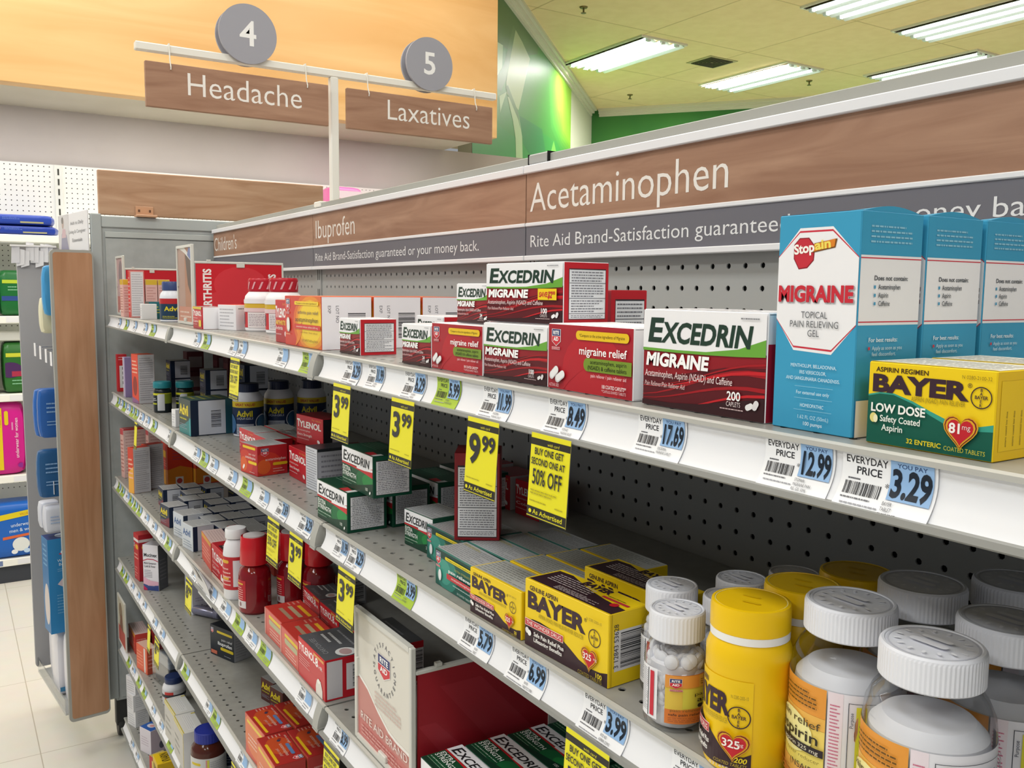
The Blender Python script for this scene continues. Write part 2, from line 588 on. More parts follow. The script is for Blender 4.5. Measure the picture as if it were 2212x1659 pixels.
kind('ex100s', .115, .056, .054, WH, excedrin_migraine('100', True), EXR, EXT)
kind('ex24', .072, .0455, .045, WH, excedrin_migraine('24'), EXR, EXT)
kind('ex24b', .072, .052, .045, WH, excedrin_migraine('24'), EXR, EXT)
kind('ex24u', .067, .041, .045, WH, excedrin_migraine('24'), EXR, EXT)
kind('ex20', .068, .046, .05, WH, excedrin_migraine('20'), EXR, EXT)
kind('excaplet', .05, .085, .0455, '#b4202c', [('r', 0, 0, 1, 1, '#8f1d2a')], EXR, EXT)
RELIEF = [('r', 0, 0, 1, 1, '#a81d2b'), ('e', .55, .3, .75, .62, '#b81f2c'), ('e', .62, .25, .55, .45, '#b9202c'),
          ('q', [(.2, .0, .0), (.28, .15, .5), (.4, .3, .62), (.6, .5, .62)], '#b5202c')] + shield(.05, .63, .105, .29) + [
    ('rr', .36, .79, .965, .925, '#eac21f'), ('t', '*Compare to the active ingredients of Migraine', .40, .835, .045, '#5a4410', {'w': .52, 's': .1}),
    ('t', 'migraine relief', .94, .575, .115, '#ffffff', {'a': 'r', 'b': .012, 'w': .54}),
    ('rr', .46, .335, 1.2, .53, '#77932c'), ('r', .9, .335, 1, .53, '#77932c'),
    ('t', 'acetaminophen, aspirin', .95, .45, .06, '#20280e', {'a': 'r', 'w': .41}), ('t', '(NSAID) & caffeine tablets', .95, .365, .06, '#20280e', {'a': 'r', 'w': .44}),
    ('t', 'pain reliever / pain reliever aid', .95, .255, .05, '#f0cfd2', {'a': 'r', 'w': .40}),
    ('t', '100 COATED CAPLETS**', .95, .115, .05, '#f4e2e2', {'a': 'r', 'b': .02, 'w': .27}), ('t', '**CAPSULE-SHAPED TABLETS', .95, .055, .04, '#e4c6c8', {'a': 'r', 'w': .27}),
    ('pill', .095, .25, .135, .062, 38, '#d9d7d8'), ('pill', .10, .26, .12, .05, 38, '#f3f2f2'), ('pill', .175, .2, .135, .062, 30, '#d4d2d4'), ('pill', .18, .212, .12, .05, 30, '#f5f4f4'),
    ('t', 'ACTUAL SIZE', .04, .04, .045, '#e9cdd0', {'w': .125})]
kind('relief100', .1135, .056, .07, WH, RELIEF, [('f', .2, .6, .8, .95, 5, '#9a98a2', 2)], [('r', 0, 0, 1, 1, '#efeef0')])
kind('relief50', .107, .049, .05, WH, RELIEF, [], [('r', 0, 0, 1, 1, '#efeef0')])
BL = '#3c9cc4'
STR = [('r', 0, 0, 1, 1, BL), ('r', 0, .50, 1, .81, WH), ('r', 0, .795, 1, .80, '#cf3346'), ('r', 0, .512, 1, .517, '#cf3346'),
       ('f', .14, .86, .84, .95, 4, '#8cc4dc', 3),
       ('t', 'Does not contain:', .22, .70, .020, '#4c5058', {'w': .56, 'b': .015})]
for i, s_ in enumerate(('Acetaminophen', 'Aspirin', 'Caffeine')):
    STR += [('r', .22, .663 - .037 * i, .25, .677 - .037 * i, '#4a9cc4'), ('t', s_, .29, .660 - .037 * i, .022, '#4c5058', {'x': .78, 'b': .012})]
STR += [('t', 'For best results:', .16, .425, .019, '#e8f2f6', {'w': .48, 'b': .01}), ('r', .16, .39, .19, .403, '#cf3346'), ('t', 'Apply as soon as you', .22, .389, .017, '#d6eaf2', {'w': .5}),
        ('t', 'feel discomfort.', .22, .362, .017, '#d6eaf2', {'w': .4}), ('r', 0, 0, 1, .165, WH), ('bar', .45, .03, .85, .14, 'v')]
OCT = [(0, .52), (.24, .372), (.72, .362), (1, .50), (1, .80), (.68, .94), (.27, .94), (0, .81)]
def shrink(P, k):
    return [(.5 + (a - .5) * k, .655 + (b - .655) * k) for a, b in P]
STF = [('r', 0, 0, 1, 1, BL), ('p', OCT, WH), ('p', [(-.02 + a * 1.04 if a in (0, 1) else a, .655 + (b - .655) * .955) for a, b in OCT], '#cf3346'), ('p', [(-.02 + a * 1.04 if a in (0, 1) else a, .655 + (b - .655) * .925) for a, b in OCT], WH),
       ('p', [(.2, .80), (.27, .75), (.38, .755), (.46, .79), (.47, .855), (.39, .895), (.27, .895), (.2, .865)], '#8d1c28'),
       ('p', [(.21, .803), (.275, .755), (.375, .76), (.45, .792), (.46, .855), (.385, .89), (.275, .89), (.21, .862)], '#c62f3c'),
       ('p', [(.44, .825), (.72, .845), (.74, .885), (.46, .868)], '#7a4a18'), ('p', [(.45, .83), (.71, .85), (.72, .885), (.46, .865)], '#e08428'),
       ('t', 'Stop', .21, .82, .042, '#fbf6ee', {'b': .035, 'w': .26, 'r': 6}), ('t', 'ain', .475, .838, .04, '#f4de62', {'b': .035, 'w': .20, 'r': 6}),
       ('t', 'MIGRAINE', .03, .60, .068, '#a9a2a6', {'b': .05, 'w': .94}), ('t', 'MIGRAINE', .02, .603, .068, '#cb2b3a', {'b': .045, 'w': .94}),
       ('t', 'TOPICAL', .5, .525, .030, '#66686c', {'a': 'c', 'w': .33}), ('t', 'PAIN RELIEVING', .5, .482, .030, '#66686c', {'a': 'c', 'w': .62}), ('t', 'GEL', .5, .44, .030, '#66686c', {'a': 'c', 'w': .15}),
       ('t', 'MENTHOLUM, BELLADONNA,', .52, .295, .016, '#d9edf4', {'a': 'c', 'w': .58}), ('t', 'IRIS VERSICOLOR,', .52, .265, .016, '#d9edf4', {'a': 'c', 'w': .34}), ('t', 'AND SANGUINARIA CANADENSIS.', .52, .235, .016, '#d9edf4', {'a': 'c', 'w': .68}),
       ('r', .3, .205, .78, .207, '#8cc4dc'), ('t', 'For external use only', .53, .17, .016, '#d9edf4', {'a': 'c', 'w': .42}), ('r', .3, .15, .78, .152, '#8cc4dc'), ('t', 'HOMEOPATHIC', .53, .11, .016, '#d9edf4', {'a': 'c', 'w': .3}),
       ('r', .3, .095, .78, .097, '#8cc4dc'), ('t', '1.62 FL OZ (50mL)', .55, .055, .017, '#bfe0ec', {'a': 'c', 'w': .4}), ('t', '100 pumps', .55, .025, .017, '#eaf5f9', {'a': 'c', 'w': .25})]
kind('stopain', .059, .131, .058, BL, STF, STR, [('r', 0, 0, 1, 1, '#3f97bb'), ('r', .02, .86, .98, .9, '#24586c'), ('r', .02, .1, .04, .9, '#24586c')])
CART['stopain']['lid'] = True
YE, GN = '#f0cd16', '#0d5a49'
BY32 = [('r', 0, 0, 1, 1, YE), ('q', [(0, 0, .60), (.1, 0, .64), (.22, 0, .64), (.38, 0, .57), (.52, 0, .48), (.66, 0, .40), (.8, 0, .36), (.9, 0, .37), (1, 0, .41)], '#3aa08c'),
        ('q', [(0, 0, .58), (.1, 0, .62), (.22, 0, .62), (.38, 0, .54), (.52, 0, .43), (.66, 0, .335), (.8, 0, .30), (1, 0, .33)], GN),
        ('t', 'ASPIRIN REGIMEN', .06, .895, .055, '#4a3418', {'b': .02, 'w': .44}), ('t', 'BAYER', .03, .655, .195, '#3a2430', {'b': .05, 'w': .76}), ('t', '®', .80, .80, .05, '#3a2430'),
        ('t', 'ASPIRIN (NSAID) PAIN RELIEVER', .37, .575, .055, '#a08c1c', {'w': .42})] + cross_logo(.905, .70, .125) + [
        ('t', 'N 0280-2100-32', .76, .90, .04, '#8a7518', {'w': .22}),
        ('t', 'LOW DOSE', .035, .40, .10, '#f4f4ee', {'b': .03, 'w': .46}), ('t', 'Safety Coated', .12, .285, .075, '#eef2ea', {'b': .015, 'w': .34}), ('t', 'Aspirin', .14, .175, .075, '#eef2ea', {'b': .015, 'w': .18}),
        ('e', .065, .32, .05, .06, '#e4d884'), ('e', .085, .31, .03, .05, '#f2ecc4'), ('heart', .775, .30, .21), ('t', '81', .74, .27, .11, '#fbf3f0', {'b': .03, 'a': 'c'}), ('t', 'mg', .82, .32, .06, '#f0d8d4', {'a': 'c'}),
        ('t', '32 ENTERIC', .36, .065, .055, '#e6cf1e', {'b': .02, 'w': .28}), ('t', 'COATED TABLETS', .66, .055, .05, '#c7bd3a', {'w': .31})]
BYR = [('r', 0, 0, 1, 1, '#eec314'), ('r', .06, .1, .97, .9, '#d9b012'), ('r', .065, .105, .97, .895, '#f0c816')] + [('t', 'enteric coated low dose', .2 + .13 * i, .15, .035, '#7a6414', {'r': 90, 'x': .8}) for i in range(3)]
kind('bay32', .073, .046, .052, YE, BY32, BYR, [('r', 0, 0, 1, 1, '#dcd9cc'), ('f', .05, .1, .95, .9, 8, '#b5b2a8', 3), ('r', 0, 0, 1, .04, YE)])
MR = '#38222a'
def bayer325(n, aspect):
    return [('r', 0, 0, 1, 1, YE), ('q', [(0, 0, .36), (.1, 0, .43), (.2, 0, .44), (.32, 0, .42), (.45, 0, .37), (.56, 0, .29), (.68, 0, .19), (.8, 0, .145), (.92, 0, .16), (1, 0, .20)], MR),
        ('t', 'GENUINE ASPIRIN', .06, .865, .065, '#3a2430', {'b': .025, 'w': .36}), ('t', 'BAYER', .03, .60, .225, '#3a2430', {'b': .05, 'w': .70}), ('t', '®', .735, .77, .05, '#3a2430'),
        ('t', 'ASPIRIN (NSAID) PAIN RELIEVER/FEVER REDUCER', .18, .50, .06, '#a6941c', {'w': .55, 'r': 0})] + cross_logo(.855, .60, .125) + [
        ('p', [(.01, .31), (.50, .31), (.50, .42), (.01, .42)], '#e8cfc6'), ('p', [(.015, .32), (.495, .32), (.495, .41), (.015, .41)], '#c23440'),
        ('t', 'THE WONDER DRUG', .03, .338, .055, '#f6e4dc', {'b': .01, 'w': .45}),
        ('t', 'Safe Pain Relief Plus', .13, .20, .06, '#f0ece8', {'b': .02, 'w': .38}), ('t', 'Lifesaving Benefits', .13, .115, .06, '#f0ece8', {'b': .02, 'w': .36}),
        ('e', .045, .24, .045, .045, '#e6e2e0'), ('e', .075, .215, .045, .045, '#f6f4f2'),
        ('heart', .81, .295, .175), ('t', '325', .79, .27, .085, '#fbf0ea', {'b': .02, 'a': 'c'}), ('t', 'mg', .88, .305, .04, '#f0d8d4', {'a': 'c'}),
        ('t', n, .96, .085, .065, '#e3c91c', {'a': 'r', 'b': .02}), ('t', 'COATED TABLETS', .96, .025, .05, '#a8942a', {'a': 'r', 'w': .27}), ('t', 'N 0280-2000-10', .78, .83, .04, '#8a7518', {'w': .17})]
BYT = [('r', 0, 0, 1, 1, YE), ('q', [(.02, .04, .90), (.18, .04, .93), (.3, .04, .82), (.5, .04, .64), (.75, .04, .5), (1, .04, .42)], MR), ('f', .1, .35, .6, .8, 5, '#cfc4c4', 3), ('f', .3, .1, .8, .3, 4, '#cfc4c4', 8),
       ('t', 'BAYER', .36, .74, .2, '#3a2430', {'b': .05, 'w': .32}), ('r', .68, .55, .97, .63, '#c23440'), ('e', .88, .42, .1, .1, '#c41f2c'), ('f', .7, .66, .95, .72, 1, '#6a5a1a', 3)]
BYS = [('r', 0, 0, 1, 1, YE), ('r', .14, .2, .98, .76, '#d9d8da'), ('bar', .3, .24, .95, .73, 'v'), ('t', '3 12843 53628', .24, .24, .08, '#3a3a3e', {'r': 90, 'w': .9}), ('r', .05, 0, .07, 1, '#c9a812')]
SILV = [('r', 0, 0, 1, 1, '#b4b5b6'), ('f', .04, .08, .96, .92, 9, '#8d8e90', 6)]
kind('bay50', .09, .045, .041, YE, bayer325('50', 1.9), BYS, [('r', 0, 0, 1, 1, YE)] + [('r', .02, .06, 1, 1, '#b4b5b0'), ('f', .04, .1, .96, .92, 8, '#8d8e88', 6)])
kind('bay100', .112, .061, .042, YE, bayer325('100', 1.8), BYS, BYT)
# store brand acetaminophen, green
GR = '#1d6f63'
GRF = [('r', 0, 0, 1, 1, '#16584f'), ('e', .3, .45, .62, .5, '#2c8274'), ('e', .25, .45, .4, .34, '#3f9988'), ('r', 0, .8, 1, 1, '#123f3a')] + shield(.03, .55, .11, .38) + [
    ('rr', .28, .82, .97, .91, '#e3cf22'), ('t', '*Compare to the active ingredient of', .32, .845, .035, '#4c4410', {'w': .6}),
    ('t', 'EXTRA STRENGTH', .95, .66, .055, '#a9a63a', {'a': 'r', 'w': .42}), ('t', 'pain reliever', .95, .53, .09, '#eef3f0', {'a': 'r', 'b': .015, 'w': .58}),
    ('r', .33, .33, 1, .48, '#c5343c'), ('t', 'acetaminophen', .95, .385, .06, '#f4dedd', {'a': 'r', 'w': .5}), ('f', .5, .22, .95, .28, 1, '#bcd2cc', 4),
    ('e', .15, .33, .10, .16, '#cfd6d4'), ('e', .155, .335, .085, .145, '#eceff0'), ('t', '50 COATED TABLETS', .95, .08, .05, '#cfe0da', {'a': 'r', 'w': .34})]
kind('greenpain', .088, .040, .0385, GR, GRF, [('r', 0, 0, 1, 1, '#9ab0aa')], SILV + [('r', 0, 0, 1, .03, '#3f8f80'), ('r', .97, 0, 1, 1, '#14524a'), ('f', .05, .8, .5, .94, 2, '#c2b54e', 3)])
# green caplets
def excedrin_extra(n):
    return [('r', 0, 0, 1, 1, '#0f4d31'), ('e', .75, .3, .55, .3, '#176b3c'), ('e', .85, .34, .35, .18, '#238a44'), ('q', [(0, 0, .1), (.4, 0, .12), (.7, 0, .22), (1, 0, .34)], '#0c3a2a'),
        ('r', 0, .62, 1, 1, WH), ('q', [(0, .57, .615), (.3, .565, .61), (.6, .54, .60), (.85, .5, .64), (1, .47, .70)], '#c8232c'), ('q', [(.5, .575, .62), (.75, .585, .64), (1, .62, .68)], WH),
        ('t', 'E', .035, .675, .245, '#22262a', {'b': .02, 's': .14, 'w': .12}), ('t', 'XCEDRIN', .165, .675, .2, '#22262a', {'b': .02, 's': .14, 'w': .74}),
        ('t', 'EXTRA', .03, .42, .11, '#e8efe8', {'b': .02, 'w': .27}), ('t', 'STRENGTH', .03, .285, .11, '#e8efe8', {'b': .02, 'w': .46}),
        ('f', .03, .17, .6, .24, 1, '#9dbba4', 3), ('f', .03, .1, .35, .14, 1, '#86a890', 4), ('t', n, .82, .12, .075, '#e8efe8', {'a': 'c'}), ('pill', .93, .1, .05, .03, 40, '#eef0ee')]
ESR = [('r', 0, 0, 1, 1, '#0f4d38')] + facts(.06, .06, .94, .9, 17, 5)
EST = [('r', 0, 0, 1, 1, '#123f2c'), ('f', .06, .4, .6, .9, 5, '#557a66', 3), ('q', [(.7, .02, .25), (.9, .02, .2)], '#b5202c'), ('r', .9, .02, .99, .28, '#d8dada')]
kind('es100', .104, .0535, .056, '#0f4d38', excedrin_extra('100'), ESR, EST)
kind('es100u', .102, .0535, .054, '#0f4d38', excedrin_extra('100'), ESR, EST)
kind('es24', .068, .045, .05, '#0f4d38', excedrin_extra('24'), [('r', 0, 0, 1, 1, '#0f4d38')], SILV + [('r', .96, 0, 1, 1, '#0f4d38')])
ESTOP = excedrin_extra('100')
kind('esflat', .108, .05, .0535, '#0f4d38', [('r', 0, 0, 1, 1, WH), ('t', 'EXCEDRIN', .04, .3, .4, '#22262a', {'b': .02, 's': .14, 'w': .9})], ESR, ESTOP)
kind('redfacts', .05, .098, .05, '#8f1d26', facts(.06, .03, .95, .86, 26, 9), [('r', 0, 0, 1, 1, '#c02a34')], [('r', 0, 0, 1, 1, '#a01c28'), ('r', .3, .4, .9, .7, '#c9b9b6')], [('r', 0, 0, 1, 1, '#b8505a')])
# red caplets
def tylenol(sub, n='', pale=False, cap='Rapid Release'):
    bg = '#c4202e'
    L = [('r', 0, 0, 1, 1, bg), ('q', [(0, 0, .25), (.5, 0, .3), (1, 0, .2)], '#b01c28'), ('t', 'T', .03, .60, .25, '#fbf6f4', {'b': .035, 'w': .11}), ('t', 'YLENOL' + n, .135, .60, .2, '#fbf6f4', {'b': .035, 'w': .80}),
         ('t', 'For Adults', .6, .88, .06, '#e8a04c', {'w': .34, 's': .1}), ('t', 'Acetaminophen', .04, .46, .06, '#f2d6d4', {'w': .5}), ('t', sub, .04, .30, .085, '#f6e6e4', {'b': .01, 'w': .56}),
         ('f', .04, .16, .5, .24, 1, '#dba0a2', 2), ('pill', .85, .2, .10, .06, -20, '#d8d0d0'), ('pill', .855, .21, .085, .045, -20, '#f6f2f2')]
    return L
RED = '#c4202e'
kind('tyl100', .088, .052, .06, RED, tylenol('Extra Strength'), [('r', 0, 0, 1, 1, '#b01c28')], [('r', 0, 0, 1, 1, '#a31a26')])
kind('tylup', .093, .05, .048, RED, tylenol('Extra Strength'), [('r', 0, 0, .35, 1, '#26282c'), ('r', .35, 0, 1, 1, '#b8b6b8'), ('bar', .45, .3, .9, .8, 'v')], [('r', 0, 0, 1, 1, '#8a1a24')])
kind('tylsmall', .075, .045, .04, RED, tylenol('Caplets') + [('r', 0, .9, 1, 1, '#d8c23a'), ('r', .68, .1, .95, .4, '#e6c62e')], [('r', 0, 0, 1, 1, WH), ('r', 0, 0, .04, 1, RED), ('r', .96, 0, 1, 1, RED)], SILV)
kind('tylarth', .06, .066, .05, RED, tylenol('Arthritis') + [('t', 'ARTHRITIS', .05, .42, .1, '#f0c23a', {'b': .03, 'w': .8})], [], [('r', 0, 0, 1, 1, '#e0a24a')])
kind('tylpile', .085, .05, .044, RED, tylenol('Extra Strength'), [('r', 0, 0, 1, 1, '#b01c28')], SILV)
kind('tylbox', .06, .05, .05, RED, tylenol('Cold'), [('r', 0, 0, 1, 1, '#d2d0d2'), ('bar', .2, .2, .8, .8, 'v')], [('r', 0, 0, 1, 1, '#9a2a30')])
kind('tyl24', .098, .069, .05, RED, tylenol('Cold + Flu') + [('r', 0, 0, 1, .12, '#d8c4b8'), ('pill', .75, .25, .1, .06, 80, '#f2eaea')], tylenol('Adult')[:2] + [('t', '24', .2, .5, .18, '#fbf6f4', {'b': .03}), ('f', .15, .1, .85, .4, 4, '#e8b8b0', 3)], [('r', 0, 0, 1, 1, '#a81c28'), ('r', .3, .1, .9, .5, '#3a2226'), ('f', .35, .2, .85, .4, 2, '#c8a8a8', 3)])
T8 = [('r', 0, 0, 1, 1, '#c43a3e'), ('r', 0, .72, 1, 1, '#d0222c'), ('t', 'TYLENOL', .02, .70, .18, '#fbf6f4', {'b': .03, 'w': .62}), ('t', '8', .66, .68, .2, '#fbf6f4', {'b': .03, 'w': .1}), ('t', 'HR', .78, .68, .09, '#fbf6f4', {'w': .14}),
      ('f', .04, .35, .45, .6, 4, '#e6a8a6', 5), ('r', .6, .9, .98, .97, '#e09a50'), ('q', [(.68, 0, .18), (.72, 0, .36), (.86, 0, .4), (.92, 0, .2)], '#e2dcd4'), ('e', .79, .36, .09, .06, '#f4f0ea')]
T8R = [('r', 0, 0, 1, 1, '#c41c2a'), ('r', .03, .04, .34, .96, '#d2cfd4'), ('r', .42, .18, 1, .84, '#e2dfe2'), ('bar', .55, .24, .98, .78, 'v')]
T8T = [('r', 0, 0, 1, 1, '#54565a'), ('t', 'CARTON SEE', .5, .2, .1, '#8c8e92', {'a': 'c', 'r': 180}), ('f', .12, .35, .6, .65, 2, '#c9cacc', 4), ('f', .1, .72, .7, .84, 1, '#8c8e92', 6), ('e', .85, .5, .2, .2, '#d8d8d8'), ('e', .85, .5, .15, .12, '#b89a9a')]
kind('tyl8', .11, .060, .075, '#c41c2a', T8, T8R, T8T)
kind('tyl8b', .085, .056, .05, '#7a1c24', T8, [('r', 0, 0, 1, 1, '#8e8f92'), ('r', .5, .1, .95, .9, '#b9b9bb'), ('bar', .55, .2, .9, .8, 'v')], T8T)
# store brand red / orange
RAR = [('r', 0, 0, 1, 1, '#b3242c'), ('e', .3, .35, .55, .45, '#c63a2c'), ('e', .2, .3, .25, .25, '#d8602c')]
ACET = RAR + [('rr', .15, .86, .9, .95, '#e6c022'), ('t', 'pain relief', .9, .66, .07, '#f0c8c0', {'a': 'r', 'w': .4}), ('t', 'acetaminophen', .92, .53, .09, '#f6e6e0', {'a': 'r', 'w': .62}), ('rr', .48, .36, .98, .46, '#e6c022'), ('pill', .2, .2, .1, .05, 50, '#f0ece8'), ('f', .55, .05, .92, .12, 1, '#e0b0a8', 3)]
kind('raacet', .065, .051, .055, '#b3242c', ACET, RAR + shield(.12, .62, .24, .3, False) + [('t', 'acetaminophen', .95, .5, .09, '#f0dcd6', {'a': 'r', 'w': .7}), ('rr', .5, .32, 1, .42, '#d8b41f'), ('f', .5, .08, .9, .25, 2, '#d89a92', 3)], SILV)
kind('arth', .153, .073, .0735, '#c8322a', [('r', 0, 0, 1, 1, '#cf3b2c'), ('e', .72, .48, 1.0, .62, '#dd6a2a'), ('e', .72, .48, .86, .53, '#e88e2a'), ('e', .72, .48, .74, .46, '#efb32a'), ('e', .72, .5, .62, .42, '#f2ce2c'),
     ('q', [(.3, 0, .0), (.36, .05, .2), (.42, .12, .42), (.5, .3, .5)], '#e8862a')] + shield(.045, .66, .10, .28) + [
     ('rr', .30, .83, .95, .905, '#f0cc2a'), ('t', '*Compare to the active ingredient of', .34, .85, .03, '#5a4410', {'w': .56}),
     ('t', 'arthritis pain relief', .94, .655, .065, '#43305a', {'a': 'r', 'w': .55}), ('t', 'acetaminophen', .94, .50, .09, '#3a2430', {'a': 'r', 'w': .62}),
     ('rr', .29, .355, 1, .45, '#d0342e', .2), ('t', 'extended-release tablets 650 mg', .93, .385, .035, '#f6dcd4', {'a': 'r', 'w': .58}), ('t', 'pain reliever / fever reducer', .93, .28, .035, '#8a5a1c', {'a': 'r', 'w': .46}),
     ('t', '225 CAPLETS 650 mg EACH', .93, .12, .04, '#5a2a1c', {'a': 'r', 'w': .42}), ('pill', .12, .42, .15, .1, 95, '#c9c4bc'), ('pill', .125, .43, .13, .085, 95, '#efece6'), ('f', .06, .2, .2, .26, 1, '#e8a87a', 3)],
     [('r', 0, 0, 1, 1, '#f3eef3'), ('t', 'EXP', .12, .84, .06, '#6a6670', {'r': -90}), ('t', 'LOT NO', .28, .84, .06, '#6a6670', {'r': -90}), ('bar', .52, .2, .88, .7, 'v')], [('r', 0, 0, 1, 1, '#d8703a')])
kind('whitebar', .07, .05, .065, '#eceaee', [('f', .1, .1, .9, .9, 6, '#b8b6bc', 2)], [('f', .08, .82, .5, .92, 1, '#55555a', 3), ('bar', .42, .3, .78, .84, 'v'), ('r', .85, .2, .95, .8, '#e6c2cc'), ('f', .42, .08, .8, .24, 2, '#8c8c92', 3)], [('r', 0, 0, 1, 1, '#d0584e')], flap=False)
OBT = [('r', 0, 0, 1, 1, '#a82a26'), ('e', .4, .5, .5, .4, '#bf4a24'), ('f', .05, .8, .25, .95, 3, '#d89a8a', 3), ('pill', .24, .62, .1, .035, 20, '#2c3a58'), ('pill', .2, .64, .05, .035, 20, '#8a2a24'),
       ('t', 'acetaminophen', .52, .85, .06, '#e8b8a8', {'r': -90, 'w': .75}), ('rr', .38, .1, .46, .6, '#5d7aa8'), ('rr', .74, .2, .80, .9, '#e0b51f'), ('f', .15, .3, .3, .36, 1, '#e0b0a4', 5)] + shield(.84, .74, .1, .2, False)
OBT = [('r', 0, 0, 1, 1, '#a82a26'), ('e', .4, .5, .62, .42, '#bf4a24'), ('f', .03, .3, .12, .8, 4, '#d89a8a', 3), ('pill', .22, .62, .11, .06, -30, '#8a2a24'), ('pill', .25, .58, .06, .06, -30, '#2c3a58'),
       ('t', 'acetaminophen', .36, .52, .12, '#e8c0b0', {'w': .42}), ('t', 'pain relief', .5, .34, .1, '#e0a898', {'w': .26}), ('rr', .4, .7, .78, .82, '#5d7aa8'), ('rr', .28, .08, .95, .18, '#e0b51f'), ('t', 'extra strength', .12, .84, .08, '#e8c0b0', {'w': .3})] + shield(.86, .6, .1, .36, False)
OBF = [('r', 0, 0, 1, 1, '#cf5b4a'), ('e', .5, .6, .8, .5, '#dd7a4e'), ('rr', .1, .82, .9, .9, '#e6c648'), ('f', .15, .3, .85, .6, 3, '#f0c8b8', 4)]
kind('orangebox', .104, .075, .0505, '#a82a26', OBF, [('r', 0, 0, 1, 1, '#b5403a'), ('f', .2, .2, .8, .8, 5, '#d89088', 3)], OBT)
REDP = [('r', 0, 0, 1, 1, '#d06258'), ('rr', .25, .74, .98, .86, '#e0c02c'), ('rr', .25, .5, .95, .7, '#b0b08a'), ('f', .3, .1, .9, .42, 3, '#efc4b8', 3), ('r', 0, 0, .06, 1, '#e0988e')]
REDT = [('r', 0, 0, 1, 1, '#b5342c'), ('f', .04, .55, .2, .95, 3, '#d88a7a', 3), ('r', .25, .25, .9, .36, '#9a8068'), ('r', .25, .5, .9, .62, '#a89878'), ('r', .3, .74, .95, .84, '#d8a42a')]
kind('redpale', .09, .046, .062, '#b5342c', REDP, [('r', 0, 0, 1, 1, '#d8c4bc')], REDT)
# blue ibuprofen
def advil(bg, bg2, name='Advil'):
    return [('r', 0, 0, 1, 1, bg), ('q', [(0, 0, .2), (.5, 0, .3), (1, 0, .5)], bg2), ('t', name, .06, .55, .28, '#e8d21c', {'b': .03, 'w': .75}), ('f', .08, .38, .8, .5, 1, '#b8b428', 3), ('f', .08, .14, .7, .3, 3, '#8c93a4', 4)]
NAVY, TEAL = '#1c2a44', '#1f6a74'
NVR = [('r', 0, 0, .22, 1, NAVY), ('r', .22, .03, 1, .97, '#c6c8d2'), ('bar', .5, .2, .86, .72, 'v')]
kind('navy', .06, .052, .055, NAVY, advil(NAVY, '#14203a'), NVR, SILV)
kind('navyflat', .062, .05, .046, NAVY, advil(NAVY, '#7a2a3a'), NVR, SILV)
kind('navyhi', .065, .062, .06, NAVY, advil(NAVY, '#14203a'), NVR, [('r', 0, 0, 1, 1, '#3a4250')])
kind('tealbox', .083, .077, .09, '#1c3046', advil('#2a3a34', '#1f7a7a') + [('r', .9, 0, 1, .5, '#2f9aa0')], [('r', 0, 0, .18, 1, '#1a2a40'), ('r', .18, .02, .83, .98, '#c9ccd6'), ('bar', .48, .22, .72, .7, 'v'), ('r', .83, 0, 1, 1, '#22505e')], [('r', 0, 0, 1, 1, '#39514a'), ('f', .1, .1, .9, .9, 4, '#8a8a3a', 4)])
kind('tealsmall', .06, .045, .045, TEAL, advil('#3d3a30', '#1f6a74'), [('r', 0, 0, .7, 1, TEAL), ('r', .7, 0, 1, 1, NAVY), ('f', .15, .3, .6, .8, 3, '#c6c23a', 3)], [('r', 0, 0, 1, 1, '#29505a')])
kind('bluebox', .06, .056, .048, '#d3d6da', [('r', 0, 0, 1, 1, '#c4cad2'), ('t', 'Advil', .1, .55, .25, '#25518a', {'b': .03, 'w': .7}), ('r', 0, .05, .5, .35, '#c8ccd0'), ('f', .1, .1, .9, .4, 3, '#8492a4', 3)], NVR, SILV)
kind('iburef', .088, .07, .05, '#1d222c', [('r', 0, 0, 1, 1, '#20262f')] + shield(.04, .72, .1, .2, False) + [('rr', .3, .80, .96, .88, '#d8c022'), ('t', 'pain relief', .95, .58, .08, '#d8dce0', {'a': 'r', 'w': .46}), ('t', 'ibuprofen', .95, .42, .11, '#eef0f2', {'a': 'r', 'b': .02, 'w': .62}), ('rr', .45, .26, 1, .36, '#d8c022'), ('f', .6, .08, .95, .14, 1, '#9aa0a8', 3), ('r', .04, .06, .3, .18, '#c46a52')],
     [('r', 0, 0, 1, 1, '#a4a6ac'), ('f', .1, .1, .9, .9, 9, '#8a8c92', 5)], [('r', 0, 0, 1, 1, '#262a32')])
kind('maroonadvil', .047, .046, .03, '#54231c', advil('#54231c', '#4a1c18'), [('r', 0, 0, 1, 1, '#6a4a44')], SILV)
kind('maroonrow', .05, .06, .05, '#5a2226', [('r', 0, .3, 1, .6, '#7a3a3e')], [('r', 0, 0, 1, 1, '#6a3438'), ('r', .1, .2, .9, .75, '#9a8a8a')], [('r', 0, 0, 1, 1, '#642a2c')])
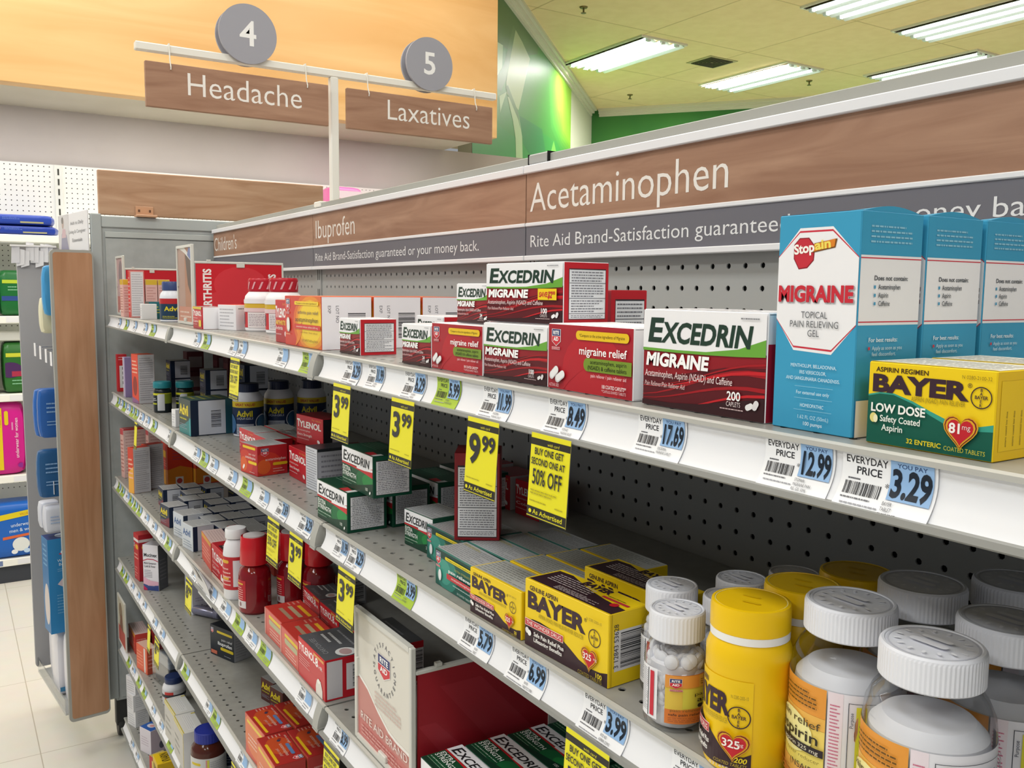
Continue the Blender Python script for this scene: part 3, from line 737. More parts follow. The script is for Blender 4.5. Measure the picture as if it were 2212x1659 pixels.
# tall orange / pink children's cartons
FACT2 = [('r', 0, 0, 1, 1, '#d6d2d6')] + [('r', .06, .12 + .14 * i, .94, .123 + .14 * i, '#8c888e') for i in range(6)] + [('f', .08, .06, .92, .95, 20, '#b0acb2', 3)]
kind('tallorange', .03, .129, .05, '#d8643a', [('r', 0, 0, 1, 1, '#c8402c'), ('q', [(0, 0, .45), (1, 0, .6)], '#e0a23a'), ('f', .1, .3, .9, .8, 5, '#f0b8a0', 3)], FACT2, [('r', 0, 0, 1, 1, '#b83a2e')])
kind('tallorangebig', .07, .134, .07, '#c83a2a', [('r', 0, 0, 1, 1, '#d24a3a'), ('r', .2, .6, .8, .75, '#e8b82a'), ('q', [(0, 0, .3), (1, 0, .35)], '#e8a83a'), ('f', .1, .4, .9, .55, 3, '#e89a8a', 3)], [('r', 0, 0, 1, 1, '#c0341f'), ('q', [(0, .02, .35), (.5, .02, .42), (1, .02, .35)], '#c8761f'), ('r', .3, 0, .62, .18, '#c9c6c4'), ('e', .46, .09, .06, .06, '#a83a3a'), ('f', .2, .55, .8, .8, 4, '#9a3a4a', 3)], [('r', 0, 0, 1, 1, '#b83a2e')])
kind('tallpink', .03, .15, .07, '#dcb0aa', [('r', 0, 0, 1, 1, '#e0b4ac'), ('r', 0, .88, 1, 1, '#c8545a'), ('f', .1, .1, .9, .8, 9, '#c88a84', 3)], [('r', 0, 0, 1, 1, '#d8c0bc'), ('f', .08, .06, .92, .95, 14, '#c0a09c', 3), ('r', 0, .97, 1, 1, '#b8343a')], [('r', 0, 0, 1, 1, '#b8343a')])
kind('tallfacts', .03, .128, .037, '#d8a09a', [('r', 0, 0, 1, 1, '#d03a3a'), ('f', .1, .1, .9, .9, 9, '#eab0aa', 3)], [('r', 0, 0, 1, 1, '#dd8a84'), ('r', .06, .02, .94, .98, '#dcd8dc'), ('f', .12, .05, .9, .95, 18, '#b4b0b6', 3)], [('r', 0, 0, 1, 1, '#c8a09a')])
kind('yellowtop', .045, .105, .031, '#e4bcb4', [('r', 0, 0, 1, 1, '#e2b8b0'), ('r', 0, .86, 1, 1, '#d8b23a'), ('f', .1, .1, .9, .8, 10, '#c8948c', 3)], [('r', 0, 0, 1, 1, '#e0b4b0'), ('r', 0, .86, 1, 1, '#d8b23a'), ('f', .1, .1, .9, .82, 10, '#c8908a', 4)], [('r', 0, 0, 1, 1, '#c8a84a')])
kind('redtag', .02, .113, .027, '#cf2f36', [('r', 0, 0, 1, 1, '#cf2f36')], [('f', .12, .84, .9, .96, 2, '#f0b8b8', 3), ('r', .2, .1, .9, .7, '#e6e2e4')] + [('r', .5, .2 + .13 * i, .82, .28 + .13 * i, '#3a3236') for i in range(4)])
kind('purplethin', .03, .115, .02, '#a89ac0', [('r', 0, 0, 1, 1, '#b4a8c8'), ('r', 0, 0, .3, 1, '#d8d2de')], [('r', 0, 0, 1, 1, '#8f7fae')])
kind('redwhite', .05, .134, .044, '#d4482e', [('r', 0, 0, 1, 1, '#d8442c'), ('f', .1, .6, .9, .9, 4, '#f0c0a8', 3), ('e', .5, .35, .12, .2, '#8a2a24'), ('q', [(0, 0, .12), (1, 0, .06)], '#8a5a8a')], FACT2, [('r', 0, 0, 1, 1, '#d8542c')])
kind('redcold', .046, .134, .04, '#b0242e', [('r', 0, 0, 1, 1, '#b02430'), ('r', 0, .84, 1, .9, '#dcd4d4'), ('rr', .35, .68, .95, .78, '#d8a02c'), ('f', .1, .45, .9, .6, 2, '#e8a89a', 3), ('f', .1, .06, .7, .3, 4, '#d88a84', 4)] + shield(.06, .66, .2, .14, False), [('r', 0, 0, 1, 1, '#a01c28'), ('r', 0, .84, 1, .9, '#d0c8c8'), ('rr', .2, .68, .9, .78, '#d8a02c')], [('r', 0, 0, 1, 1, '#b83a3a')])
kind('mucinex', .048, .128, .042, '#dcd8de', [('r', 0, 0, 1, 1, '#dcd9e0'), ('t', 'Mucinex', .06, .745, .075, '#2a2c34', {'b': .03, 'w': .86}), ('q', [(0, .64, .66), (.3, .68, .70), (.7, .68, .70), (1, .64, .66)], '#b02a4a'), ('t', 'Multi-Symptom', .06, .58, .045, '#4a4c56', {'b': .015, 'w': .82}), ('t', 'Cold & Fever', .06, .51, .045, '#4a4c56', {'b': .015, 'w': .76}),
     ('f', .08, .28, .6, .46, 5, '#8c8c98', 3), ('q', [(0, .0, .2), (.3, 0, .1), (.7, 0, .1), (1, 0, .14)], '#3a4a86'), ('p', [(.2, .12), (.5, .1), (.4, .24)], '#d8a02c'), ('q', [(0, .14, .3), (.4, .1, .22), (1, .12, .2)], '#d8a8bc'), ('q', [(0, 0, .1), (.25, 0, .03)], '#c02a5a')],
     [('r', 0, 0, 1, 1, '#6e6e74'), ('f', .15, .2, .85, .7, 6, '#8c8c92', 3)], [('r', 0, 0, 1, 1, '#bdbac2')])
kind('dented', .06, .11, .07, '#c8cad2', [('r', 0, 0, 1, 1, '#c4c8d2'), ('r', 0, .1, .35, 1, '#9aa2bc')], [('r', 0, 0, 1, 1, '#c2bfcc'), ('r', .45, .5, .8, .72, '#b02a34'), ('t', 'PowerMist', .3, .12, .1, '#5a4a72', {'w': .65}), ('f', .1, .3, .9, .42, 2, '#a49ab4', 3)])
kind('whitesmall', .05, .052, .045, '#dcdcdf', [('f', .1, .1, .9, .8, 5, '#b8b8be', 3)], [('f', .15, .2, .85, .9, 6, '#b4b4ba', 5)], flap=False)
kind('whitecard', .022, .04, .037, '#e2e2e4', [('r', 0, 0, 1, 1, '#e4e4e6'), ('f', .1, .2, .9, .8, 4, '#c4c4c8', 2)], [('r', 0, 0, 1, 1, '#e0e0e2')], flap=False)
kind('whiteyellow', .1, .09, .047, '#cfcdc6', [('r', 0, 0, 1, 1, '#bdbab4'), ('r', 0, .92, 1, 1, '#cdbf6a'), ('f', .1, .2, .6, .7, 3, '#a4a29c', 3), ('r', .96, 0, 1, 1, '#c8b65c')], [('r', 0, 0, 1, 1, '#cfcfd0')], [('r', 0, 0, 1, 1, '#c4c4c2'), ('r', 0, 0, 1, .06, '#b8a94e'), ('r', .04, .8, .1, 1, '#b8a94e'), ('r', .1, .3, .9, .7, '#cccccc'), ('f', .12, .32, .86, .68, 4, '#b4b4b4', 3)])
kind('bluewhite', .055, .074, .05, '#d2ccd4', [('r', 0, 0, 1, 1, '#d4ced6'), ('f', .12, .3, .8, .7, 4, '#b8aab8', 3)], [('r', 0, 0, 1, 1, '#c4b8c4'), ('e', .7, .3, .12, .16, '#5a5a6a')], [('r', 0, 0, 1, 1, '#2f5fb0'), ('e', .45, .45, .3, .22, '#d8d4e0'), ('e', .5, .45, .16, .12, '#d89a9a')])
kind('yellowbox', .062, .05, .05, '#d8b41c', [('r', 0, 0, 1, 1, '#d8b41c'), ('t', 'VIVARIN', .9, .7, .34, '#2a2418', {'b': .03, 'w': .8, 'r': 180})], [('r', 0, 0, 1, 1, '#c8a41a')], [('r', 0, 0, 1, 1, '#e0bc1e'), ('t', 'VIVARIN', .92, .72, .42, '#2a2418', {'b': .03, 'w': .84, 'r': 180})])
kind('redsmall', .05, .05, .04, '#b83430', [('r', 0, 0, 1, 1, '#b42f30'), ('r', .3, .2, .5, .8, '#d8c86a')], [('r', 0, 0, 1, 1, '#a82a2c'), ('p', [(.0, .3), (.8, 1), (1, 1), (.2, .3)], '#d8cc9a')], [('r', 0, 0, 1, 1, '#c4b06a')])
kind('redlying', .11, .06, .042, '#c03a34', [('r', 0, 0, 1, 1, '#cf4a3a'), ('r', 0, .86, 1, 1, '#d8a03c'), ('f', .1, .2, .9, .7, 4, '#e8a898', 3)], [('r', 0, 0, 1, 1, '#c8443c'), ('f', .1, .2, .9, .8, 4, '#e0988c', 3)], [('r', 0, 0, 1, 1, '#cbb4b0'), ('f', .1, .1, .9, .9, 6, '#b49a98', 3)])
kind('orangetall', .075, .075, .03, '#d4542f', [('r', 0, 0, 1, 1, '#d65a38'), ('r', .7, .02, .84, .98, '#d8cfc8'), ('f', .06, .2, .6, .8, 5, '#e8987c', 3)], [('r', 0, 0, 1, 1, '#b8503a'), ('f', .1, .2, .9, .8, 4, '#d89484', 3)], [('r', 0, 0, 1, 1, '#d8b0a0')])
#%%PART3
# ------------------------------------------------------------------ surfaces
WOOD = mnoise('brown_woodgrain', '#946d57', '#b38d74', 2.2, (2.2, 2, 15), 0.5, 6, lo=.3, hi=.72, dist=1.2)
WOODV = mnoise('upright_woodgrain', '#a07454', '#b98f70', 2.2, (14, 14, 1.4), 0.5, 6, lo=.3, hi=.7, dist=.6)
WOODH = mnoise('pale_woodgrain', '#aa8366', '#c5a286', 2.0, (3, 2.0, 16), 0.5, 6, lo=.3, hi=.7, dist=.9)
MAPLE = mnoise('maple_woodgrain', '#cf9f63', '#e6bf88', 1.0, (1, .7, 5), 0.42, 6, lo=.3, hi=.7, dist=.8)
GREY = M('#a9aaa8', .5)
STEEL = mnoise('grey_shelf_paint', '#908f8a', '#979691', 60, rough=.32, spec=.4)
RAIL = M('#b7b6b0', .45)
RAILD = M('#8f8f8b', .5)
CHAN = M('#e9eaee', .35)
WHITE = M('#ebebee', .4)
BANDG = M('#6f6e76', .5)
PANELG = mnoise('grey_panel_paint', '#a8adad', '#b0b5b5', 30, rough=.5)
DARKV = M('#141414', .9)
CREAM = M('#efeee4', .5)
CEILM = mnoise('ceiling_tile', '#efd9a6', '#f4dfae', 9, rough=.9, detail=8, spec=.05)
GREIGE = mnoise('greige_wall_paint', '#c2bab6', '#c8c0bc', 3, rough=.8, spec=.1)
CLEAR = mclear('clear_plastic', '#f4f5f6', .12, .04)
FILM = mclear('clear_film', '#eef0f2', .2, .12)

def perf(mb, xs, ys, pitch, r, P, mat, depth=0.002, extra=None, seg=8):
    """perforated sheet: round holes on a grid; P maps (a,b,depth) to space"""
    hp = pitch / 2
    for b in ys:
        for a in xs:
            V = [P(a + r * math.cos(2 * PI * (i + .5) / seg), b + r * math.sin(2 * PI * (i + .5) / seg), 0) for i in range(seg)]
            V += [P(a + r * math.cos(2 * PI * (i + .5) / seg), b + r * math.sin(2 * PI * (i + .5) / seg), depth) for i in range(seg)]
            V += [P(a + hp, b - hp, 0), P(a + hp, b + hp, 0), P(a - hp, b + hp, 0), P(a - hp, b - hp, 0)]
            n = 2 * seg
            F = [(n, n + 1, 0, 7), (n + 1, 2, 1, 0), (n + 1, n + 2, 2), (n + 2, 3, 2), (n + 2, n + 3, 4, 3), (n + 3, 5, 4), (n + 3, n, 6, 5), (n, 7, 6)]
            F = [(n, n + 1, 0, 7), (n + 1, 1, 0), (n + 1, n + 2, 2, 1), (n + 2, 3, 2), (n + 2, n + 3, 4, 3), (n + 3, 5, 4), (n + 3, n, 6, 5), (n, 7, 6)]
            F += [(i, (i + 1) % seg, seg + (i + 1) % seg, seg + i) for i in range(seg)]
            mb.add(V, F, mat)

# ------------------------------------------------------------------ the room
TILE = 0.6
m = MB(); m.box(-12, 6, -6, 13, -0.03, 0, M('#888888'))
fl = struct('floor', m)
fm = bpy.data.materials.new('vinyl_floor_tiles'); fm.use_nodes = True
nt = fm.node_tree; bs = nt.nodes['Principled BSDF']
tc = nt.nodes.new('ShaderNodeTexCoord'); mp = nt.nodes.new('ShaderNodeMapping'); br = nt.nodes.new('ShaderNodeTexBrick')
mp.inputs['Location'].default_value = (0.078, 0.57, 0)
br.offset = 0.0; br.inputs['Scale'].default_value = 1.0; br.inputs['Brick Width'].default_value = TILE; br.inputs['Row Height'].default_value = TILE
br.inputs['Mortar Size'].default_value = 0.0018; br.inputs['Mortar Smooth'].default_value = 0.3
br.inputs['Color1'].default_value = lin('#d8d5cb'); br.inputs['Color2'].default_value = lin('#dbd8cf'); br.inputs['Mortar'].default_value = lin('#b3ad9e')
nz = nt.nodes.new('ShaderNodeTexNoise'); nz.inputs['Scale'].default_value = 14; nz.inputs['Detail'].default_value = 6
mx = nt.nodes.new('ShaderNodeMix'); mx.data_type = 'RGBA'; mx.blend_type = 'MULTIPLY'; mx.inputs[0].default_value = 0.10
L = nt.links.new
L(tc.outputs['Object'], mp.inputs[0]); L(mp.outputs[0], br.inputs['Vector']); L(tc.outputs['Object'], nz.inputs['Vector'])
L(br.outputs['Color'], mx.inputs[6]); L(nz.outputs['Color'], mx.inputs[7]); L(mx.outputs[2], bs.inputs['Base Color'])
bs.inputs['Roughness'].default_value = 0.32
fl.data.materials.clear(); fl.data.materials.append(fm)

m = MB()
m.box(-12, 6, -6, 13, CEIL, CEIL + .05, CEILM)
for i in range(-8, 9):                                    # tile joints
    m.box(-10, 4, 0.61 * 2 * i + 5.9 - .006, 0.61 * 2 * i + 5.9 + .006, CEIL - .0015, CEIL, M('#dcc795', .9))
for i in range(-8, 4):
    m.box(1.22 * i - .29, 1.22 * i - .278, -6, 12, CEIL - .0015, CEIL, M('#dcc795', .9))
struct('ceiling', m)

# wooden fascia and the lower ceiling behind it
m = MB(); m.box(-3.58, -3.49, -3.2, 2.06, 2.345, CEIL, MAPLE, ch=.003); struct('wall_left', m)
m = MB(); m.box(-4.3, -3.50, -3.2, 2.035, 2.352, 2.40, mnoise('soffit_paint', '#bdb6a6', '#c4bdae', 3, rough=.8)); struct('trim_1', m)
m = MB(); m.box(-4.22, -4.12, -3.2, 2.72, 2.07, 2.353, GREIGE); m.box(-4.22, -4.17, -3.2, 2.72, 0, 2.07, M('#d9d8d2', .7)); struct('wall_back', m)

# the two walls that meet in a rounded corner under the ceiling, with the leaf mural
A = Vector((-8.22, 6.36, 0)); d1 = Vector((-.699, .715, 0)).normalized(); d2 = Vector((2.37, 1.88, 0)).normalized()
B = A - d1 * 5.6
def wallbox(P0, P1, nrm, t, z0, z1, mat, mb):
    q = [P0, P1, P1 - nrm * t, P0 - nrm * t]
    mb.add([(p.x, p.y, z) for z in (z0, z1) for p in q], [(0, 1, 2, 3), (4, 7, 6, 5), (0, 4, 5, 1), (1, 5, 6, 2), (2, 6, 7, 3), (3, 7, 4, 0)], mat)
n1 = Vector((.715, .699, 0)); n2 = Vector((d2.y, -d2.x, 0))
m = MB(); wallbox(B, A, n1, .1, 0, CEIL, M('#c9ccb8', .7), m)
FM = Face(B + Vector((0, 0, 0)), d1, (0, 0, 1), 5.6, CEIL)
def mur(pts, col):
    # mural outline in wall metres measured from the corner
    return ('p', [((5.6 + s_) / 5.6, z / CEIL) for s_, z in pts], col)
MUR = [('r', .0, .4, (5.6 - 1.6) / 5.6, 1, '#3f8238'),
       ('r', 0, .4, (5.6 - 4.0) / 5.6, .72, '#3a8440'), mur([(-4.2, 2.0), (-1.6, 2.0), (-1.6, 3.1), (-2.6, 2.95), (-4.2, 2.9)], '#35823c')]
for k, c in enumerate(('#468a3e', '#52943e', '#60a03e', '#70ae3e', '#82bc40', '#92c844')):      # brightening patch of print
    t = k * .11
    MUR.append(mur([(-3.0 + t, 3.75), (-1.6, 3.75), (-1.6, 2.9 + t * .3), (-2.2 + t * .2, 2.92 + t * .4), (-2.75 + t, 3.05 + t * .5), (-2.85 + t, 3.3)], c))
MUR += [mur([(-2.3, 2.0), (-1.6, 2.0), (-1.6, 3.0), (-2.1, 2.9)], '#44a84a'), mur([(-3.1, 2.5), (-2.6, 2.95), (-2.3, 2.75), (-2.5, 2.4)], '#67b04a'), mur([(-2.5, 2.5), (-2.0, 2.9), (-1.75, 2.6)], '#52b854'),
        mur([(-4.25, 2.9), (-3.2, 2.96), (-3.0, 2.75), (-3.5, 2.6), (-4.0, 2.7)], '#2f7440'),
        mur([(-5.0, 3.3), (-5.0, 3.75), (-4.4, 3.75), (-3.9, 3.75), (-3.4, 3.72), (-3.45, 3.58), (-3.88, 3.46), (-4.3, 3.5), (-4.63, 3.32), (-4.85, 3.3)], '#49703f'),
        mur([(-4.92, 2.97), (-4.92, 3.30), (-4.75, 3.32), (-4.78, 3.07)], '#a5bf95'),
        mur([(-4.64, 3.07), (-4.53, 3.25), (-4.43, 3.49), (-4.33, 3.55), (-4.08, 3.52), (-3.77, 3.46), (-4.2, 2.94), (-4.61, 2.99)], '#a3b48a'),
        mur([(-4.855, 2.92), (-4.62, 3.0), (-4.76, 2.87), (-4.825, 2.80)], '#a5bf95'),
        mur([(-4.60, 2.97), (-4.5, 2.98), (-4.2, 2.92), (-4.05, 2.75), (-3.98, 2.3), (-4.24, 2.3), (-4.30, 2.7), (-4.40, 2.82)], '#a3b88c'),
        mur([(-4.93, 2.96), (-4.8, 2.97), (-4.63, 3.1), (-4.33, 3.55), (-4.42, 3.56), (-4.72, 3.18), (-4.93, 3.05)], '#557a4a'),
        mur([(-4.66, 3.03), (-4.58, 3.06), (-4.2, 2.92), (-4.12, 2.80), (-4.2, 2.86), (-4.55, 2.98)], '#557a4a')]
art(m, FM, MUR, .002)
struct('wall_far', m)
m = MB(); wallbox(A, A + d2 * 6, n2, .1, 0, CEIL, mnoise('green_mural_print', '#2f6a3c', '#4a8a45', .8, rough=.6, lo=.3, hi=.7), m)
struct('wall_right', m)
# crown moulding under the ceiling on both walls
m = MB()
for P0, P1, nn in ((B, A + n2 * .1, n1), (A + n1 * .1, A + d2 * 6, n2)):
    for t, z0, z1 in ((.03, 3.66, 3.69), (.06, 3.69, 3.72), (.09, 3.72, CEIL)):
        wallbox(P0 + nn * t, P1 + nn * t, nn, t, z0, z1, M('#d8d5c2', .6), m)
struct('trim_2', m)

# ceiling fixtures
TUBE = memit('lit_tube', '#f3fbff', 9)
REFL = M('#e3ebe8', .25, .5)
def troffer(x, y, w, label, e=1.0):
    t = thing('ceiling_light', label, 'light', (x, y, CEIL), 0, 'recessed fluorescent ceiling lights')
    L_, W_ = 1.24, w
    b = MB()
    for a0, a1, b0, b1 in ((0, L_, 0, .02), (0, L_, W_ - .02, W_), (0, .02, .02, W_ - .02), (L_ - .02, L_, .02, W_ - .02)):
        b.box(a0, a1, b0, b1, -.018, 0, M('#e4e2d6', .5))
    b.build('frame', t)
    b = MB()
    for k in range(3):                                   # curved reflector troughs
        y0 = .02 + (W_ - .04) * k / 3; y1 = .02 + (W_ - .04) * (k + 1) / 3
        pr = [(y0 + (y1 - y0) * i / 8, -.003 - .045 * abs(2 * i / 8 - 1) ** 1.6 * .7) for i in range(9)]
        b.prism(pr, .02, L_ - .02, REFL, True, closed=False)
    b.build('reflector', t)
    for k in range(3):
        yc = .02 + (W_ - .04) * (k + .5) / 3
        b = MB(); b.tube([(.03, yc, -.022), (L_ - .03, yc, -.022)], .013, TUBE, 10); tb = b.build('tube', t)
        b = MB(); b.box(.02, .05, yc - .02, yc + .02, -.036, -.005, M('#dfe3e2', .4)); b.build('tube_holder', tb); b = MB(); b.box(L_ - .05, L_ - .02, yc - .02, yc + .02, -.036, -.005, M('#dfe3e2', .4)); b.build('tube_holder', tb)
    return t
for x, y, w, lb in ((-6.51, 4.66, .56, 'glowing fluorescent troffer at the ceiling edge beside the leaf mural'),
                    (-6.40, 6.45, .56, 'fluorescent troffer in the middle of the ceiling beyond the air vent'),
                    (-5.10, 7.56, .54, 'fluorescent troffer low over the top edge of the header sign'),
                    (-3.95, 5.19, .56, 'fluorescent troffer cut off by the top edge of the picture'),
                    (-3.94, 6.36, .56, 'large fluorescent troffer running out at the upper right corner')):
    troffer(x, y, w, lb)
for x, y in ((-6.0, 4.0), (-5.9, 5.6), (-4.6, 7.4)):
    o = area('far_troffer_light', x + .1, y + .9, 1.1, .3, 240, (1, 0.95, 0.9))
v = thing('ceiling_vent', 'square louvred air vent between the ceiling lights', 'vent', (-5.78, 5.68, CEIL))
b = MB(); b.poly([(0, 0), (.34, 0), (.34, .38), (0, .38)], 'z', -.006, 0, M('#b9ae86', .6)); b.build('frame', v)
for k in range(5):
    b = MB(); e = .03 + .028 * k; b.box(e, .34 - e, e + .01, e + .02, -.014, -.006, M('#4c4838', .7)); b.box(e, .34 - e, .37 - e - .01, .37 - e, -.014, -.006, M('#4c4838', .7)); b.box(e, e + .01, e + .02, .36 - e, -.014, -.006, M('#4c4838', .7)); b.box(.33 - e, .34 - e, e + .02, .36 - e, -.014, -.006, M('#4c4838', .7)); b.build('louvre', v)
for x, y, lb in ((-4.94, 3.76, 'small brass sprinkler head on the ceiling by the mural'), (-7.24, 6.17, 'small sprinkler head low on the ceiling near the green corner'), (-5.59, 7.31, 'small sprinkler head between two ceiling lights above the header')):
    s = thing('sprinkler_head', lb, 'sprinkler', (x, y, CEIL), 0, 'ceiling sprinkler heads')
    b = MB(); b.lathe([(.035, 0), (.03, -.01), (.008, -.012)], M('#8a7a4a', .4, .5, .6), 14); b.build('escutcheon', s)
    b = MB(); b.lathe([(.007, -.005), (.007, -.045), (.004, -.045)], M('#6a5c38', .4, .5, .6), 10); b.lathe([(.022, -.047), (.022, -.05), (.002, -.05)], M('#6a5c38', .4, .5, .6), 12); b.build('deflector', s)

# ------------------------------------------------------------------ the gondola
Z = {1: 1.364, 2: 1.132, 3: .872, 4: .617, 5: .357, 6: .10}
U = [-1.829, -.9144, 0.0, 1.2192]
BAY = ['far', 'middle', 'near']
g = thing('gondola', 'long grey pegboard gondola carrying the medicine shelves', 'gondola', (0, 0, 0))
for i in range(3):
    m = MB()
    x0, x1 = U[i], U[i + 1]
    xs = [x0 + .0433 + .0254 * k for k in range(33 if i < 2 else 45)]
    ys = [1.478 - .0254 * k for k in range(54 if i < 2 else 40)]
    perf(m, xs, ys, .0254, .0034, lambda a, b, d: (a, d, b), GREY)
    zb = ys[-1] - .0127; zt = 1.478 + .0127; xl = xs[0] - .0127; xr = xs[-1] + .0127
    for q in ((x0, xl, zb, zt), (xr, x1, zb, zt), (x0, x1, zt, 1.63), (x0, x1, .08, zb)):
        m.add([(q[0], 0, q[2]), (q[1], 0, q[2]), (q[1], 0, q[3]), (q[0], 0, q[3])], [(0, 1, 2, 3)], GREY)
    m.box(x0, x1, .004, .03, .08, 1.62, DARKV)  # near-black sheet stands in for the shade inside the peg holes
    m.build('back_panel', g)
for x in U:
    m = MB(); m.box(x - .012, x + .012, -.004, .04, .05, 1.632, GREY, ch=.001)
    for k in range(30):
        z = 1.60 - .0508 * k
        for s in (-.0055, .0045):
            m.box(x + s, x + s + .002, -.0046, -.0038, z - .03, z, DARKV)
    m.build('upright', g)
m = MB(); m.box(U[0], U[3], -.006, .05, 1.634, 1.6475, M('#a3a39c', .5), ch=.001); m.build('top_rail', g)
m = MB(); m.box(U[0], U[3], -.33, -.008, 0.0, .055, M('#3a3a3a', .6), ch=.003); tag(m.build('kick_base'), 'dark kick base under the bottom shelf of the long gondola', 'base')
m = MB(); m.box(-.005, .045, -.010, .01, 1.6345, 1.650, M('#a5a5a2', .5), ch=.002); m.box(-.006, -.004, -.0102, .01, 1.6345, 1.6502, DARKV); m.box(.045, .047, -.0102, .01, 1.6345, 1.6502, DARKV); m.build('rail_clip', g)
m = MB(); m.box(-.925, -.885, -.010, .01, 1.638, 1.651, M('#e6e2d8', .5), ch=.002); m.build('rail_clip', g)

# grey end panel closing the far end
ep = thing('end_panel', 'tall flat grey end panel closing the far end of the gondola', 'panel', (-1.849, 0, 0))
m = MB(); m.box(-.012, 0, -.35, .0, .13, 1.632, PANELG); m.box(0, .004, -.335, -.012, .14, 1.595, PANELG, ch=.001); m.build('sheet', ep)
m = MB(); m.box(-.016, .008, -.374, -.344, .14, 1.668, M('#aab0b1', .5), ch=.003); m.build('front_post', ep)
m = MB(); m.box(-.014, .006, -.344, .35, 1.628, 1.662, M('#b2b8b8', .5), ch=.002); m.box(-.002, .006, -.335, -.012, 1.598, 1.615, M('#b7bdbc', .5), ch=.001); m.build('top_rail', ep)
m = MB(); m.lathe([(.028, -.012), (.03, -.006), (.03, .006), (.028, .012)], M('#2a2a2a', .5), 18)
c_ = m.build('caster', ep, (-.03, -.335, .031)); c_.rotation_euler = (R(90), 0, 0)
m = MB(); m.box(-.045, -.012, -.352, -.318, .04, .14, M('#3a3a3a', .5), ch=.003); m.build('caster_fork', ep)

# wooden end header board carried on two clips
hb = thing('header_board', 'plain wood grain header board standing on the end panel', 'board', (-1.886, 0, 1.664))
m = MB(); m.box(-.009, .009, -.345, .372, .004, .139, WOODH, ch=.002); m.build('board', hb)
for y in (-.215, .21):
    m = MB(); PE = M('#c99d7c', .45)
    m.box(.010, .016, y - .026, y + .026, .002, .034, PE, ch=.001); m.box(.010, .058, y - .03, y + .03, -.001, .006, PE, ch=.001)
    for s in (-.016, .016):
        m.lathe([(.004, 0), (.004, .0015), (.001, .002)], M('#6a4a38', .5), 10, 0, 0) if False else m.box(.0158, .0165, y + s - .003, y + s + .003, .016, .024, M('#6a4a38', .5))
    m.build('clip', hb)

# header signs, one per bay
def header(i, title, tx0, tx1, slogan, sx0, sx1):
    x0, x1 = U[i] + .0012, U[i + 1] - .0012
    t = thing('header_sign', ['wood and grey header sign reading Children\'s at the far end', 'wood and grey header sign reading Ibuprofen over the middle bay', 'wood and grey header sign reading Acetaminophen over the near bay'][i], 'sign', (x0, -.0165, 1.4935), 0, 'header signs along the gondola top')
    w = x1 - x0
    m = MB(); m.box(0, w, 0, .008, .055, .127, WOOD)
    F = Face((0, 0, .055), (1, 0, 0), (0, 0, 1), w, .072)
    art(m, F, [('t', title, (tx0 - x0) / w, .22, .57, '#efe9e2', {'w': (tx1 - tx0) / w, 'b': -.004})], .0003)
    m.build('wood_panel', t)
    m = MB(); m.box(0, w, 0, .008, .0065, .0495, BANDG)
    if slogan:
        F = Face((0, 0, .0065), (1, 0, 0), (0, 0, 1), w, .043)
        art(m, F, [('t', slogan, (sx0 - x0) / w, .29, .40, '#e9e9ea', {'w': (sx1 - sx0) / w, 'b': -.002})], .0003)
    m.build('slogan_band', t)
    for z0, z1, th in ((-.001, .0065, .004), (.0495, .055, .002), (.127, .1385, .006)):
        m = MB(); m.box(0, w, -th, .009, z0, z1, WHITE, ch=.001); m.build('white_rail', t)
SLOG = 'Rite Aid Brand-Satisfaction guaranteed or your money back.'
header(0, "Children's", -1.822, -1.56, '', 0, 0)
header(1, 'Ibuprofen', -.900, -.657, SLOG, -.902, -.138)
header(2, 'Acetaminophen', .011, .414, SLOG, .011, .775)

